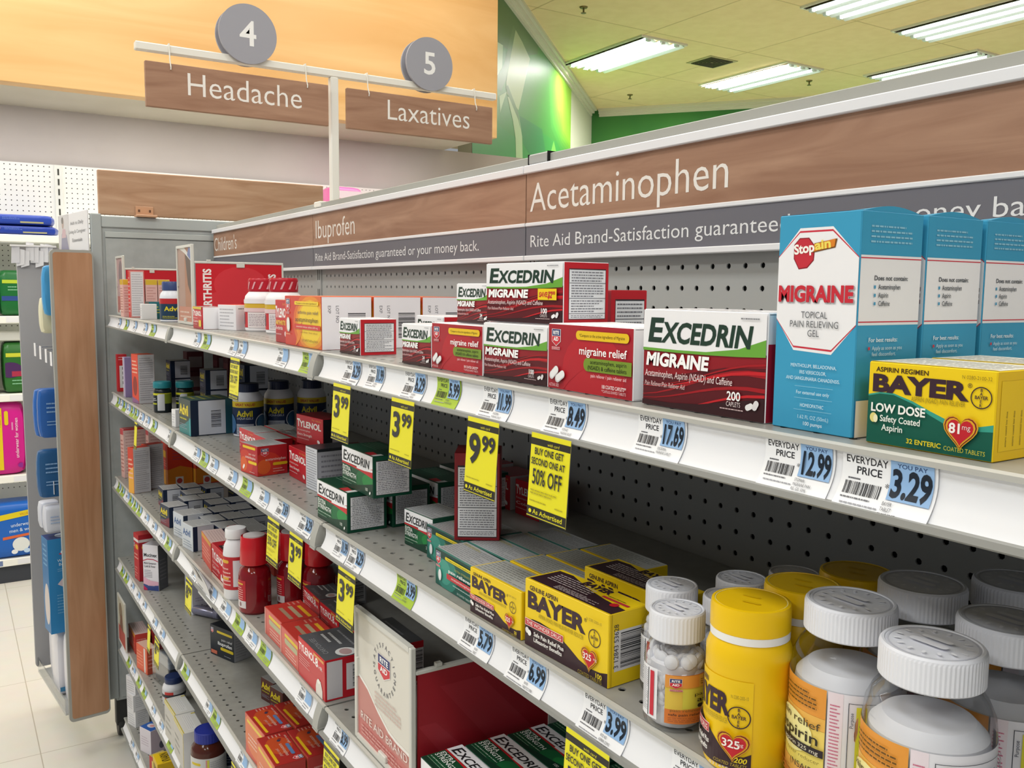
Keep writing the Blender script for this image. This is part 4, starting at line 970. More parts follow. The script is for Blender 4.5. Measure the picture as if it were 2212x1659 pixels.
# shelves
def lip(n=8, off=0.0):
    return [(-.3395 - .0085 * (i / n) - off + .0042 * math.sin(PI * i / n), -.0025 - .031 * i / n) for i in range(n + 1)]
ORD = ['', 'top', 'second', 'third', 'fourth', 'fifth', 'bottom']
def shelf(i, k):
    x0, x1 = U[i] + .003 + (.045 if i == 0 else 0), U[i + 1] - .001
    place = ['of the far bay against the end panel', 'of the middle bay under the Ibuprofen header', 'of the near bay under the Acetaminophen header'][i]
    t = thing('metal_shelf', f'{ORD[k]} grey metal shelf {place}', 'shelf', (x0, 0, Z[k]), 0, 'grey metal gondola shelves')
    w = x1 - x0
    m = MB()
    hx = [.0234 + .0254 * j + U[i] - x0 for j in range(49)]
    hx = [a for a in hx if .014 < a < w - .014]
    perf(m, hx, [-.318, -.2926], .0254, .0034, lambda a, b, d: (a, b, -d), STEEL, .0015)
    xl, xr = hx[0] - .0127, hx[-1] + .0127
    for q in ((0, xl, -.3307, -.2799), (xr, w, -.3307, -.2799), (0, w, -.337, -.3307), (0, w, -.2799, -.006)):
        m.add([(q[0], q[2], 0), (q[1], q[2], 0), (q[1], q[3], 0), (q[0], q[3], 0)], [(0, 1, 2, 3)], STEEL)
    m.box(0, w, -.333, -.006, -.012, -.008, M('#55554f', .6))  # dark backing: the shade seen through the deck holes, put into its colour
    m.box(0, w, -.337, -.333, -.030, -.0005, STEEL)
    m.box(0, .002, -.333, -.006, -.02, -.0005, STEEL); m.box(w - .002, w, -.333, -.006, -.02, -.0005, STEEL)
    m.build('deck', t)
    ga = .004; gb = .022
    m = MB()
    m.prism([(-.335, -.001), (-.3385, .0005), (-.342, -.0005), (-.342, -.0035), (-.336, -.004)], 0, w, RAIL)
    m.prism([(-.336, -.0305), (-.3505, -.0315), (-.3515, -.035), (-.349, -.0365), (-.336, -.034)], 0, w, RAILD)
    m.build('front_rail', t)
    m = MB(); L_ = lip(); m.prism([(p[0] + .002, p[1]) for p in L_][::-1] + L_, ga, w - gb, CHAN, True); m.build('price_channel', t)
    m = MB(); L_ = [(p[0] - .0035 - .006 * math.sin(PI * j / 8), p[1] * 1.12) for j, p in enumerate(lip())]
    m.prism([(-.332, p[1]) for p in L_][::-1] + L_, w - gb, w - .003, M('#a9a9a4', .45), True); m.build('end_cap', t)
    for xx in ((0.004, w - .008) if k < 6 else ()):
        m = MB(); m.poly([(-.006, -.0125), (-.30, -.0125), (-.27, -.022), (-.006, -.07)], 'x', xx, xx + .004, STEEL); m.build('bracket', t)
for k in range(1, 7):
    shelf(0, k)
for k in range(1, 6):
    shelf(1, k)
for k in range(1, 5):
    shelf(2, k)

# ------------------------------------------------------------------ aisle sign
ap = thing('sign_post', 'white T shaped sign post rising behind the header signs', 'post', (-.92, .04, 1.642))
m = MB(); m.box(-.0095, .0095, -.0095, .0095, 0, .30, M('#e9e6de', .4), ch=.002); m.build('pole', ap)
m = MB(); m.box(-.009, .009, -.437, .445, .300, .317, M('#eeeae0', .4), ch=.002); m.build('crossbar', ap)
for y0, y1, w_, tx0, tx1, hk, lb, num in ((-.381, .020, 'Headache', -.305, -.046, (-.330, -.031), 'brown hanging aisle sign reading Headache', None), (.066, .466, 'Laxatives', .161, .396, (.121, .417), 'brown hanging aisle sign reading Laxatives', None)):
    t = thing('hanging_sign', lb, 'sign', (-.9055, y0, 1.826), 0, 'hanging aisle signs')
    w = y1 - y0
    m = MB(); m.box(-.006, .006, 0, w, 0, .093, WOOD, ch=.001)
    F = Face((.006, 0, 0), (0, 1, 0), (0, 0, 1), w, .093)
    art(m, F, [('t', w_, (tx0 + .004 - y0) / w, .34, .50, '#f1ebe4', {'w': (tx1 - tx0) / w, 'b': -.004})], .0004)
    m.build('board', t)
    for h in hk:
        m = MB(); y = h - y0
        m.tube([(-.0145, y, .1352), (-.003, y, .1352), (-.0015, y, .12), (.001, y, .10), (.009, y, .085), (.0075, y, .080)], .0014, M('#ece8de', .4)); m.build('hook', t)
for y, z, r, s, lb in ((-.163, 2.006, .064, '4', 'round grey aisle disc numbered 4 over the crossbar'), (.286, 2.004, .064, '5', 'round grey aisle disc numbered 5 over the crossbar')):
    t = thing('aisle_disc', lb, 'sign', (-.905, y, z), 0, 'round aisle number discs')
    for nm, x0, x1 in (('disc', -.004, .002), ('rear_disc', -.032, -.026)):
        m = MB()
        P = [(r * math.cos(2 * PI * i / 48), r * math.sin(2 * PI * i / 48)) for i in range(48)]
        m.poly(P, 'x', x0, x1, M('#a09fa7', .5))
        if nm == 'disc':
            art(m, Face((x1, -r, -r), (0, 1, 0), (0, 0, 1), 2 * r, 2 * r), [('t', s, .5, .31, .40, '#f4f2f0', {'a': 'c', 'b': .015})], .0003)
        m.build(nm, t)
    m = MB(); m.box(-.026, -.004, -.008, .008, -.0465, -.030, M('#e9e6de', .4)); m.build('saddle', t)
#%%PART4
# ------------------------------------------------------------------ bottles
def ribbed_cap(mb, r, z0, z1, mat, ribs=72, top_in=.9):
    seg = ribs * 2
    V, F = [], []
    prof = [(r * .96, z0, 0), (r, z0 + .001, 1), (r, z1 - .003, 1), (r * .985, z1 - .0012, 0), (r * .95, z1, 0), (r * top_in, z1, 0), (r * top_in * .98, z1 - .0006, 0), (r * .3, z1 - .0006, 0), (0.0004, z1 - .0006, 0)]
    for rr, z, rb in prof:
        for i in range(seg):
            a = 2 * PI * i / seg
            q = rr * (1 - (.010 if rb and i % 2 else 0))
            V.append((q * math.cos(a), q * math.sin(a), z))
    for j in range(len(prof) - 1):
        for i in range(seg):
            F.append((j * seg + i, j * seg + (i + 1) % seg, (j + 1) * seg + (i + 1) % seg, (j + 1) * seg + i))
    mb.add(V, F, mat, False)
def tablets_mb(r, z0, z1, size, n, seed, mat):
    rnd = random.Random(seed); mb = MB()
    mb.lathe([(r * .8, z0), (r * .88, z0 + .003), (r * .88, z1 - .004), (r * .5, z1)], mat, 20)
    for k in range(n):
        a = rnd.random() * 2 * PI; z = z0 + size + (z1 - z0 - size) * rnd.random(); q = r - size * .62 - rnd.random() * size * .25
        if k % 5 == 0:
            q = rnd.random() * r * .7; z = z1 - size * .2
        ax = Vector((1, (rnd.random() - .5) * .9, (rnd.random() - .5) * .9)).normalized()
        rot = ax.to_track_quat('Z', 'X')
        V, F = [], []
        for j in range(7):
            p = PI * j / 6 - PI / 2
            for i in range(10):
                t = 2 * PI * i / 10
                v = Matrix.Rotation(a, 3, 'Z') @ rot.to_matrix() @ Vector((size * math.cos(p) * math.cos(t), size * math.cos(p) * math.sin(t), size * .55 * math.sin(p)))
                V.append((v.x + q * math.cos(a), v.y + q * math.sin(a), v.z + z))
        for j in range(6):
            for i in range(10):
                F.append((j * 10 + i, j * 10 + (i + 1) % 10, (j + 1) * 10 + (i + 1) % 10, (j + 1) * 10 + i))
        mb.add(V, F, mat, True)
    return mb
WCAP, TAB = M('#e6e7ee', .38), M('#e9e8ec', .45)
CAPDOTS = [('ring', .5, .5, .43, .02, '#cfd0da')] + [('pill', .5 + .33 * math.cos(R(a)), .5 + .33 * math.sin(R(a)), .035, .016, a, '#f6f6fb') for a in range(0, 360, 24)] + [('rr', .3, .38, .7, .48, '#f4f4fa'), ('rr', .34, .54, .66, .62, '#f4f4fa')]
def label_strip(mb, r, a0, a1, z0, z1, items, col, off=.0003, sx=1, sy=1):
    w = r * (a1 - a0)
    F = Cyl(0, 0, r + off, (a0 + a1) / 2, z0, w, z1 - z0, sx, sy)
    art(mb, F, [('r', 0, 0, 1, 1, col)] + items, .00005)
ASPL = [('r', 0, .72, 1, 1, '#e79a3c'), ('r', 0, .60, 1, .72, '#eeb653'), ('r', 0, .42, 1, .60, '#f0d46a'), ('r', 0, .2, 1, .42, '#ecd86a'), ('r', 0, .08, 1, .2, '#e8b055'), ('r', 0, 0, 1, .08, '#dd8a44'), ('e', .55, .5, .28, .2, '#f3e9a0'),
        ('f', .36, .78, .92, .95, 4, '#6a4a14', 3), ('t', 'pain relief', .95, .60, .07, '#4c4028', {'a': 'r', 'w': .68}), ('t', 'aspirin', .95, .46, .10, '#2e281c', {'a': 'r', 'b': .01, 'w': .64}),
        ('rr', .32, .36, 1.2, .43, '#2a2226'), ('r', .5, .36, 1, .43, '#2a2226'), ('t', 'aspirin 325 mg', .95, .377, .036, '#e8e0c8', {'a': 'r', 'w': .5}), ('t', 'pain reliever · fever reducer', .97, .29, .035, '#8a7a30', {'a': 'r', 'w': .9}), ('t', '(NSAID)', .95, .18, .06, '#3a3224', {'a': 'r', 'w': .36}), ('f', .05, .04, .7, .16, 3, '#b06a2a', 3)] + shield(.08, .66, .16, .22, False)
FACTL = [('r', 0, 0, .12, 1, '#ecdfe6'), ('f', .02, .05, .1, .9, 26, '#d06a8a', 4), ('r', .16, 0, .165, .93, '#2f3440'), ('r', .16, .925, 1, .93, '#2f3440'), ('r', .22, 0, .30, .9, '#e2dc3c'), ('t', 'Purpose', .20, .70, .03, '#3a3f52', {'r': 90}), ('r', .36, 0, .365, .9, '#4a4e5a'), ('f', .40, .05, .64, .88, 22, '#a6a8b4', 5), ('r', .67, 0, .673, .9, '#6a6e7a'), ('f', .70, .05, .98, .88, 22, '#a6a8b4', 8)]
def big_bottle():
    t = thing('pill_bottle', '', 'bottle')
    r = .0345
    m = MB(); m.lathe([(.029, 0), (.033, .0015), (r, .005), (r, .080), (.0335, .088), (.030, .096), (.0262, .101), (.0255, .108)], CLEAR, 48, cap=False); m.build('body', t)
    m = MB()
    V = [(r * .93, .003), (r * .935, .01), (r * .935, .068), (r * .9, .076), (r * .7, .083), (.002, .086)]
    m.lathe(V, TAB, 40); tb = m.build('tablets', t); tb['kind'] = 'stuff'
    m = MB(); label_strip(m, r, R(-168), R(-72), .010, .077, ASPL, '#f0d890'); label_strip(m, r, R(-71.5), R(52), .010, .077, FACTL, '#e9e8ef'); m.build('label', t)
    m = MB(); ribbed_cap(m, .0278, .1045, .1245, WCAP); art(m, Face((-.0278, -.0278, .1239), (1, 0, 0), (0, 1, 0), .0556, .0556), CAPDOTS, .0002); m.build('cap', t)
    return t
def small_bottle():
    t = thing('pill_bottle', '', 'bottle')
    r = .0232
    m = MB(); m.lathe([(.020, 0), (.0225, .0012), (r, .004), (r, .050), (.0225, .055), (.020, .060), (.0185, .063), (.0185, .067)], CLEAR, 44, cap=False); m.build('body', t)
    tb = tablets_mb(r * .95, .002, .052, .0056, 120, 5, TAB).build('tablets', t); tb['kind'] = 'stuff'
    m = MB(); label_strip(m, r, R(-62), R(62), .008, .044, shield(.07, .70, .18, .24) + [(q if q[0] != 't' else q) for q in ASPL if q[0] != 'p'][:0], '#e28a3c')
    label_strip(m, r, R(-62), R(62), .008, .044, [('r', 0, 0, 1, .3, '#d97a34'), ('r', 0, .3, 1, .75, '#dfbf4a'), ('r', .25, .32, .9, .72, '#d8cf4e'), ('r', 0, .75, 1, 1, '#e59a44'), ('r', .5, .75, 1, 1, '#e8b44c')] + shield(.07, .72, .16, .22) + [('f', .5, .82, .9, .95, 3, '#7a5a20', 3), ('t', 'pain relief', .98, .60, .065, '#3a3424', {'a': 'r', 'w': .58}), ('t', 'aspirin', .98, .48, .09, '#2a241c', {'a': 'r', 'b': .01, 'w': .54}), ('rr', .45, .36, 1, .44, '#2a2226'), ('t', 'pain reliever', .08, .29, .05, '#6a5a24', {'w': .42}), ('t', 'safe pain relief', .06, .21, .045, '#4a2a1a', {'b': .02, 'w': .42}), ('f', .06, .08, .7, .18, 3, '#a0522a', 3)], '#e28a3c', .0005)
    label_strip(m, r, R(-122), R(-76), .008, .046, [('f', .08, .1, .5, .95, 22, '#a2a2aa', 3), ('r', .52, .03, .56, .97, '#33363e'), ('r', .66, .06, .86, .94, '#c9283c')], '#ececf0'); m.build('label', t)
    m = MB(); ribbed_cap(m, .0205, .065, .086, WCAP, 44); art(m, Face((-.0205, -.0205, .0854), (1, 0, 0), (0, 1, 0), .041, .041), CAPDOTS, .0002); m.build('cap', t)
    return t
YB = M('#f0c411', .32)
def yellow_bottle():
    t = thing('pill_bottle', '', 'bottle')
    r = .0285
    m = MB(); m.lathe([(.025, 0), (.028, .002), (r, .006), (r, .074), (.0285, .080), (.0265, .086), (.0252, .089)], YB, 44); m.build('body', t)
    m = MB(); m.lathe([(.0252, .0885), (.0262, .089), (.0262, .094), (.0252, .0945)], M('#f0efec', .4), 44); m.build('neck_band', t)
    L_ = [('r', 0, 0, 1, 1, '#f0c70f')] + [q for q in bayer325('200', 1.3)[1:] if not (q[0] == 't' and q[1] in ('200', 'COATED TABLETS', '®'))] + [('t', '200', .95, .12, .055, '#e3c91c', {'a': 'r', 'b': .02, 's': .2}), ('t', 'COATED TABLETS', .95, .07, .035, '#b8a02a', {'a': 'r', 'w': .34, 's': .2}), ('t', '83145561', .86, .015, .032, '#d8d4d0', {'a': 'r', 'w': .3})]
    m = MB(); label_strip(m, r, R(-158), R(-40), .006, .066, L_, '#f0c70f'); m.build('label', t)
    m = MB(); m.lathe([(.0255, .0935), (.0264, .0945), (.0264, .108), (.0258, .1115), (.024, .112), (.0236, .1114), (.0004, .1114)], YB, 48)
    art(m, Face((-.0264, -.0264, .1114), (1, 0, 0), (0, 1, 0), .0528, .0528), [('ring', .5, .5, .46, .02, '#f5ea9a'), ('pill', .42, .6, .12, .03, 20, '#e0b60c'), ('pill', .58, .42, .12, .03, 20, '#e0b60c')], .0002); m.build('cap', t)
    return t
z1, z2, z3, z4, z5, z6 = (Z[i] for i in range(1, 7))
def place_all(proto, spots, group, z):
    for i, (x, y, lb) in enumerate(spots):
        if i == 0:
            proto.location = (x, y, z); proto['label'] = lb; proto['group'] = group
        else:
            dup(proto, (x, y, z), 0, lb, group)
place_all(big_bottle(), [(.860, -.308, 'large clear aspirin bottle, front one nearest the camera at the shelf edge'), (.792, -.288, 'large clear aspirin bottle right beside the yellow bottle, its orange label fully showing'),
    (.794, -.216, 'large clear aspirin bottle behind the one beside the yellow bottle'), (.862, -.236, 'large clear aspirin bottle standing directly behind the front one'), (.826, -.158, 'large clear aspirin bottle at the back against the pegboard')], 'large clear aspirin bottles on the second shelf', z2)
place_all(small_bottle(), [(.667, -.317, 'small clear bottle of white tablets at the shelf edge, white ribbed cap'), (.625, -.284, 'small white capped tablet bottle just behind the front small one beside the yellow carton'),
    (.668, -.264, 'small white capped bottle half hidden behind the front yellow bottle cap'), (.642, -.224, 'small white capped bottle, second from the back in its row'), (.655, -.176, 'small white capped bottle at the very back of the small bottles')], 'small clear aspirin bottles on the second shelf', z2)
place_all(yellow_bottle(), [(.734, -.314, 'yellow tablet bottle with yellow cap at the front of its row'), (.729, -.2565, 'yellow capped bottle in the middle of the row of three'), (.731, -.199, 'yellow capped bottle at the back of the row of three')], 'yellow aspirin bottles on the second shelf', z2)

def plain_bottle(name, prof, bodymat, capr, cz0, cz1, capmat, labels, seg=32, ribs=0, sx=1, sy=1, extra=None):
    t = thing(name, '', 'bottle')
    m = MB(); m.lathe(prof, bodymat, seg, sx=sx, sy=sy); m.build('body', t)
    if labels:
        m = MB()
        for r, a0, a1, za, zb, items, col in labels:
            label_strip(m, r, R(a0), R(a1), za, zb, items, col, .0004, sx, sy)
        m.build('label', t)
    m = MB()
    if ribs:
        ribbed_cap(m, capr, cz0, cz1, capmat, ribs)
    else:
        m.lathe([(capr * .97, cz0), (capr, cz0 + .001), (capr, cz1 - .003), (capr * .93, cz1), (.0005, cz1)], capmat, seg)
    m.build('cap', t)
    if extra:
        extra(t)
    return t
PWH = M('#d9dae2', .35)
ADVL = [('r', 0, .82, 1, 1, '#d8bd2c'), ('t', 'GREAT VALUE!', .5, .87, .075, '#a83a2a', {'a': 'c', 'b': .03, 'w': .34}), ('t', 'Advil', .5, .55, .17, '#d8c827', {'a': 'c', 'b': .03, 'w': .26}), ('t', 'LIQUI-GELS', .5, .46, .06, '#d8dce8', {'a': 'c', 's': .2, 'w': .26}), ('r', .36, 0, .64, .32, '#a8adbb'), ('f', .37, .04, .63, .3, 3, '#8a90a2', 3), ('e', .22, .3, .25, .3, '#3a6a9a'), ('e', .8, .3, .2, .3, '#3f6f98'), ('ring', .8, .35, .26, .03, '#cfd6e2')]
def advil_bottle():
    r = .0318
    return plain_bottle('pill_bottle', [(.029, 0), (r, .002), (r, .078), (.0305, .084), (.026, .091), (.0235, .095)], PWH, .0225, .0935, .113, M('#1a2440', .4), [(r, -150, 90, .006, .076, ADVL, '#1d2f52')], ribs=30)
place_all(advil_bottle(), [(-.779, -.216, 'white gel capsule bottle with navy cap, frontmost of three beside the teal carton'), (-.80, -.142, 'middle one of the three navy capped white gel capsule bottles'), (-.785, -.072, 'navy capped white gel capsule bottle deepest in the shelf')], 'navy capped gel capsule bottles', z2)
TLB = [('r', 0, .88, 1, 1, '#c2c02c'), ('r', .36, 0, .40, .9, '#c9ccd2'), ('r', .40, 0, .62, .95, '#c4c6ca'), ('r', .62, .4, 1, .95, '#7c8a2a'), ('f', .1, .55, .34, .75, 2, '#c9ccd0', 3), ('r', .1, .35, .34, .43, '#b4b82c')]
def teal_bottle():
    r = .0215
    return plain_bottle('pill_bottle', [(.019, 0), (r, .002), (r, .052), (.020, .058), (.018, .060)], M('#1a2226', .3), .0222, .062, .078, M('#217d88', .4), [(r, -110, 70, .006, .05, TLB, '#1b2428')])
place_all(teal_bottle(), [(-1.245, -.300, 'small dark bottle with teal cap at the shelf front'), (-1.232, -.248, 'small dark bottle with teal cap, the farther one behind the teal carton')], 'teal capped bottles', z2)
REDW = [('r', 0, .70, 1, .86, '#d8b23a'), ('r', .2, .12, .3, .5, '#4a4a50'), ('r', .38, 0, .8, .55, '#e8e0e0'), ('f', .4, .05, .78, .5, 8, '#a09098', 3), ('r', 0, .86, 1, 1, '#ece9ec'), ('r', 0, .56, 1, .70, '#e4c6c8')]
def arthritis_bottle():
    r = .0335
    return plain_bottle('pill_bottle', [(.031, 0), (r, .003), (r, .063), (.032, .069), (.027, .075), (.024, .078)], M('#efedf0', .35), .026, .077, .103, M('#b91c2e', .3), [(r, -170, 90, .008, .062, REDW, '#c92a34'), (.0262, -200, 60, .079, .099, [('t', 'seal', .1 + .2 * i, .2, .3, '#e8c8cc', {'r': 50, 's': .1}) for i in range(0)] + [('p', [(.05 + .12 * i, .15), (.08 + .12 * i, .15), (.13 + .12 * i, .85), (.10 + .12 * i, .85)], '#dfa0a8') for i in range(8)], '#b91c2e')])
place_all(arthritis_bottle(), [(-.61, -.232, 'white tablet bottle sealed with red shrink film, nearer the red divider'), (-.50, -.225, 'white tablet bottle sealed with red shrink film, beside the yellow and red cartons')], 'red sealed tablet bottles on the top shelf', z1)
def wrapped(name, label, x, y, z, r, h, capcol, bodycol, items, lcol, rz=0):
    t = plain_bottle(name, [(r * .92, 0), (r, .002), (r, h * .6), (r * .93, h * .7), (r * .72, h * .78), (r * .7, h * .8)], M(bodycol, .3), r * .8, h * .78, h, M(capcol, .3), [(r, -135, 105, h * .06, h * .58, items, lcol)])
    t.location = (x, y, z); t['label'] = label
    return t
wrapped('pill_bottle', 'white gel bottle with blue shrink wrapped cap beside the clear divider', -1.165, -.285, z1, .030, .098, '#3a4a7a', '#dfe3ec', [('r', 0, .75, 1, 1, '#b22a2e'), ('t', 'Advil', .5, .42, .2, '#d8c827', {'a': 'c', 'b': .03, 'w': .3}), ('e', .7, .2, .22, .12, '#2a8a94'), ('f', .3, .05, .6, .2, 2, '#c9c23a', 3)], '#1d3a54')
wrapped('pill_bottle', 'white bottle with dark blue shrink wrapped cap under the fourth shelf', -1.251, -.293, z5, .029, .072, '#1f2f5a', '#d3d3d8', [('r', .3, .3, .5, .9, '#b8302c'), ('r', 0, .5, 1, .7, '#2a2c34')], '#c2c2c6')
wrapped('pill_bottle', 'blue capped bottle standing behind the amber bottle', -.87, -.245, z5, .034, .118, '#1c2c5c', '#dcdce2', [('t', 'Advil', .5, .5, .2, '#d8c827', {'a': 'c', 'b': .03, 'w': .3}), ('f', .2, .1, .8, .4, 3, '#8a90a2', 3)], '#1d2a4a')
t = plain_bottle('pill_bottle', [(.034, 0), (.0375, .003), (.0375, .072), (.036, .080), (.030, .088), (.027, .092)], M('#4a2018', .12), .0295, .092, .116, M('#24308c', .4), [(.0375, -150, 70, .006, .064, [('rr', .32, .72, .5, .82, '#d0b82c'), ('r', .58, 0, .6, .95, '#d08a8a'), ('r', .6, 0, .63, .95, '#cfcf4a'), ('t', 'pain relief', .34, .5, .07, '#3a3a40', {'w': .18}), ('t', 'ibuprofen', .33, .36, .09, '#2a2a30', {'w': .22}), ('f', .64, .1, .98, .9, 10, '#a8a8ae', 3)], '#c9c9c8')], ribs=30)
t.location = (-.823, -.308, z5); t['label'] = 'amber bottle with bright blue ribbed cap low on the left'
# syrup
RSY = M('#5a0a14', .12); RCUP = M('#c21f28', .2)
def syrup():
    t = thing('syrup_bottle', '', 'bottle')
    r = .029
    m = MB(); m.lathe([(r * .9, 0), (r, .004), (r, .068), (r * .9, .079), (.016, .088), (.014, .092)], M('#7a0d18', .1, .5), 36, sx=1.0, sy=.97); m.build('body', t)
    m = MB(); label_strip(m, r, R(-105), R(-50), .012, .062, [('r', 0, 0, 1, .26, '#cfc8c8'), ('e', .5, .13, .06, .08, '#8a6a6a'), ('rr', .1, .84, .8, .9, '#d8a83a'), ('f', .1, .3, .8, .78, 6, '#e8b0a8', 3)], '#b2202c', .0005, 1.0, .97); m.build('label', t)
    m = MB(); m.lathe([(.0245, .088), (.0255, .090), (.0235, .136), (.0225, .138), (.0215, .136), (.0004, .1345)], RCUP, 32); m.lathe([(.019, .1362), (.019, .139), (.0004, .139)], M('#c9c4c4', .4), 28); m.build('dosing_cup', t)
    return t
place_all(syrup(), [(-.423, -.312, 'red syrup bottle with red dosing cup at the shelf edge'), (-.415, -.245, 'dark red syrup bottle, second in the row behind the front one'), (-.36, -.215, 'dark red syrup bottle deepest in the shadow of the row')], 'red syrup bottles on the third shelf', z3)
t = plain_bottle('syrup_bottle', [(.022, 0), (.024, .003), (.024, .085), (.022, .1), (.018, .108), (.016, .112)], M('#e2e2e6', .3), .0195, .114, .132, M('#e4e4e6', .4), [(.024, -150, 50, .02, .082, [('rr', .25, .8, .5, .9, '#d8a83a'), ('rr', .25, .3, .5, .38, '#d8a83a'), ('f', .25, .1, .55, .7, 5, '#e8b0a8', 3), ('r', .6, .1, .95, .9, '#d8d4d8')], '#b8262e')])
t.location = (-.512, -.320, z3); t['label'] = 'white bottle with red label half behind the red syrup bottle'

# ------------------------------------------------------------------ cartons on the top shelf
put('stopain', .751, -.320, z1, 'tall blue migraine gel carton at the front, octagon panel fully visible', 0, 'blue migraine gel cartons')
put('stopain', .752, -.2585, z1, 'tall blue migraine gel carton in the middle of the row of three', 0, 'blue migraine gel cartons')
put('stopain', .753, -.197, z1, 'tall blue migraine gel carton at the back, cut by the picture edge', 0, 'blue migraine gel cartons')
put('bay32', .821, -.322, z1, 'yellow and green low dose aspirin carton at the shelf edge', 0, 'yellow low dose aspirin cartons')
put('bay32', .822, -.266, z1, 'yellow low dose aspirin carton behind the front one', 0, 'yellow low dose aspirin cartons')
put('ex200', .626, -.320, z1, 'large white and red migraine carton of 200 caplets beside the blue carton', 0)
put('relief100', .501, -.320, z1, 'large red store brand migraine relief carton with green band', 0)
put('ex100', .390, -.319, z1, 'white and red 100 caplet migraine carton standing on the shelf, lower of two', 0)
put('ex100s', .381, -.311, z1 + .0535, 'white and red migraine carton with yellow SAVE sticker stacked on another', 5)
put('relief50', .282, -.320, z1, 'smaller red store brand migraine relief carton between two white and red cartons', 0)
put('ex24u', .305, -.302, z1 + .0495, 'small 24 caplet migraine carton stacked on the smaller red carton', 0)
put('ex24', .2085, -.320, z1, 'small 24 caplet migraine carton on the shelf left of the red carton', 0)
put('ex24b', .128, -.262, z1, 'small white and red migraine carton half hidden behind the 24 caplet one', 0)
put('ex20', .018, -.320, z1, 'small migraine carton with its drug facts end showing, before the white cartons', 0)
put('excaplet', .400, -.211, z1, 'small red carton with drug facts standing behind the SAVE sticker carton', 0)
for i, lb in enumerate(('orange and yellow arthritis pain carton at the shelf edge', 'arthritis pain carton, white end showing, second in the row', 'arthritis pain carton, white end showing, deepest in the row')):
    put('arth', -.184, -.327 + .0765 * i, z1, lb, 0, 'orange arthritis cartons')
put('tylarth', -.252, -.320, z1, 'red arthritis caplet carton tucked left of the orange and yellow carton', 0)
put('tylsmall', -.794, -.322, z1, 'small red caplet carton with white end next to the red divider', 0)
put('whitebar', -.712, -.292, z1, 'plain white carton with a barcode facing out, before the red divider', 14)
put('tealsmall', -1.432, -.302, z1, 'small teal gel carton next to the blue capped bottle', 0)
put('whitecard', -1.362, -.326, z1, 'small blank white carton before the far pink cartons', 0)
for x, y, lb in ((-1.60, -.336, 'pink printed carton with yellow top, partly behind the tall fact printed one'), (-1.547, -.286, 'pink printed carton with yellow top, right beside the tall fact printed one'), (-1.547, -.253, 'pink printed carton with yellow top, deepest of the far ones')):
    put('yellowtop', x, y, z1, lb, 0, 'yellow topped cartons')
put('tallfacts', -1.531, -.326, z1, 'tall white fact printed carton edged in red, beside the yellow tops', 0)

def divider(x, y, z, w, h, ph, pd, label, insert, panel, pw=.012):
    """L shaped shelf divider: framed flag along the shelf edge and a red panel running back"""
    t = thing('shelf_divider', label, 'divider', (x, y, z))
    m = MB(); fr = M('#d3d2cb', .4); f = .006
    m.box(0, f, -.004, .003, 0, h, fr, ch=.001); m.box(w - f, w, -.004, .003, 0, h, fr, ch=.001); m.box(f, w - f, -.004, .003, 0, f, fr); m.box(f, w - f, -.004, .003, h - f, h, fr)
    m.box(w * .45, w * .58, -.005, .003, f, f + .008, fr, ch=.001); m.box(f, f + .004, -.0045, .003, h * .48, h * .62, fr); m.build('frame', t)
    m = MB(); m.box(f, w - f, -.001, .001, f, h - f, M('#dcd8d0', .4)); art(m, Face((f, -.001, f), (1, 0, 0), (0, 0, 1), w - 2 * f, h - 2 * f), insert); m.build('insert', t)
    m = MB(); x0 = w - .003
    m.box(x0 - .0015, x0 + .0015, .006, pd, .003, ph, M('#b3202b', .35)); art(m, Face((x0 + .0015, .006, .003), (0, 1, 0), (0, 0, 1), pd - .006, ph - .003), panel); m.build('panel', t)
    m = MB(); m.box(x0 - .003, x0 + .003, .003, pd, ph - .001, ph + .004, fr, ch=.001); m.box(x0 - .003, x0 + .003, pd - .004, pd, 0, ph, fr); m.box(x0 - .003, x0 + .003, .003, pd, 0, .003, fr)
    m.box(x0 - .004, x0 + .004, pd * .47, pd * .56, ph - .009, ph + .004, fr, ch=.001); m.box(x0 - .003, x0 + .003, pd * .15, pd * .19, ph + .004, ph + .008, fr); m.build('panel_rail', t)
    return t
PHOTOINS = [('r', 0, 0, 1, 1, '#a9785f'), ('r', 0, 0, .5, 1, '#a88a7e'), ('p', [(.5, 1), (1, .85), (1, .3), (.7, .5)], '#5a4a44'), ('p', [(.1, 1), (.5, 1), (1, .85), (1, .80), (.5, .93)], '#d6d2cc'), ('p', [(.7, .9), (1, .8), (1, .98), (.8, 1)], '#6a78a8'), ('r', 0, 0, 1, .2, '#c2836e'), ('f', .1, .04, .9, .16, 2, '#dcc4b4', 3)]
ARTP = [('r', 0, 0, 1, 1, '#c9202c'), ('e', .5, .65, .45, .3, '#d2343e'), ('e', .3, .3, .3, .25, '#d2343e'), ('t', 'ARTHRITIS', .165, .20, .125, '#f4ecea', {'r': 90, 'b': .035, 'w': .48}), ('t', 'HEADACHES', .905, .10, .12, '#f4ecea', {'r': 90, 'b': .035, 'w': .50})]
divider(-1.063, -.292, z1 + .0012, .148, .178, .137, .203, 'white framed shelf flag with red ARTHRITIS panel on the top shelf', PHOTOINS, ARTP)
divider(-1.778, -.315, z1 + .0022, .118, .172, .132, .15, 'white framed shelf flag with red panel nearest the end panel, top shelf', [('r', 0, 0, 1, 1, '#b99a9a'), ('r', 0, 0, 1, .3, '#b8706a'), ('e', .6, .7, .2, .25, '#8c7a7e')], [('r', 0, 0, 1, 1, '#c4202e')])
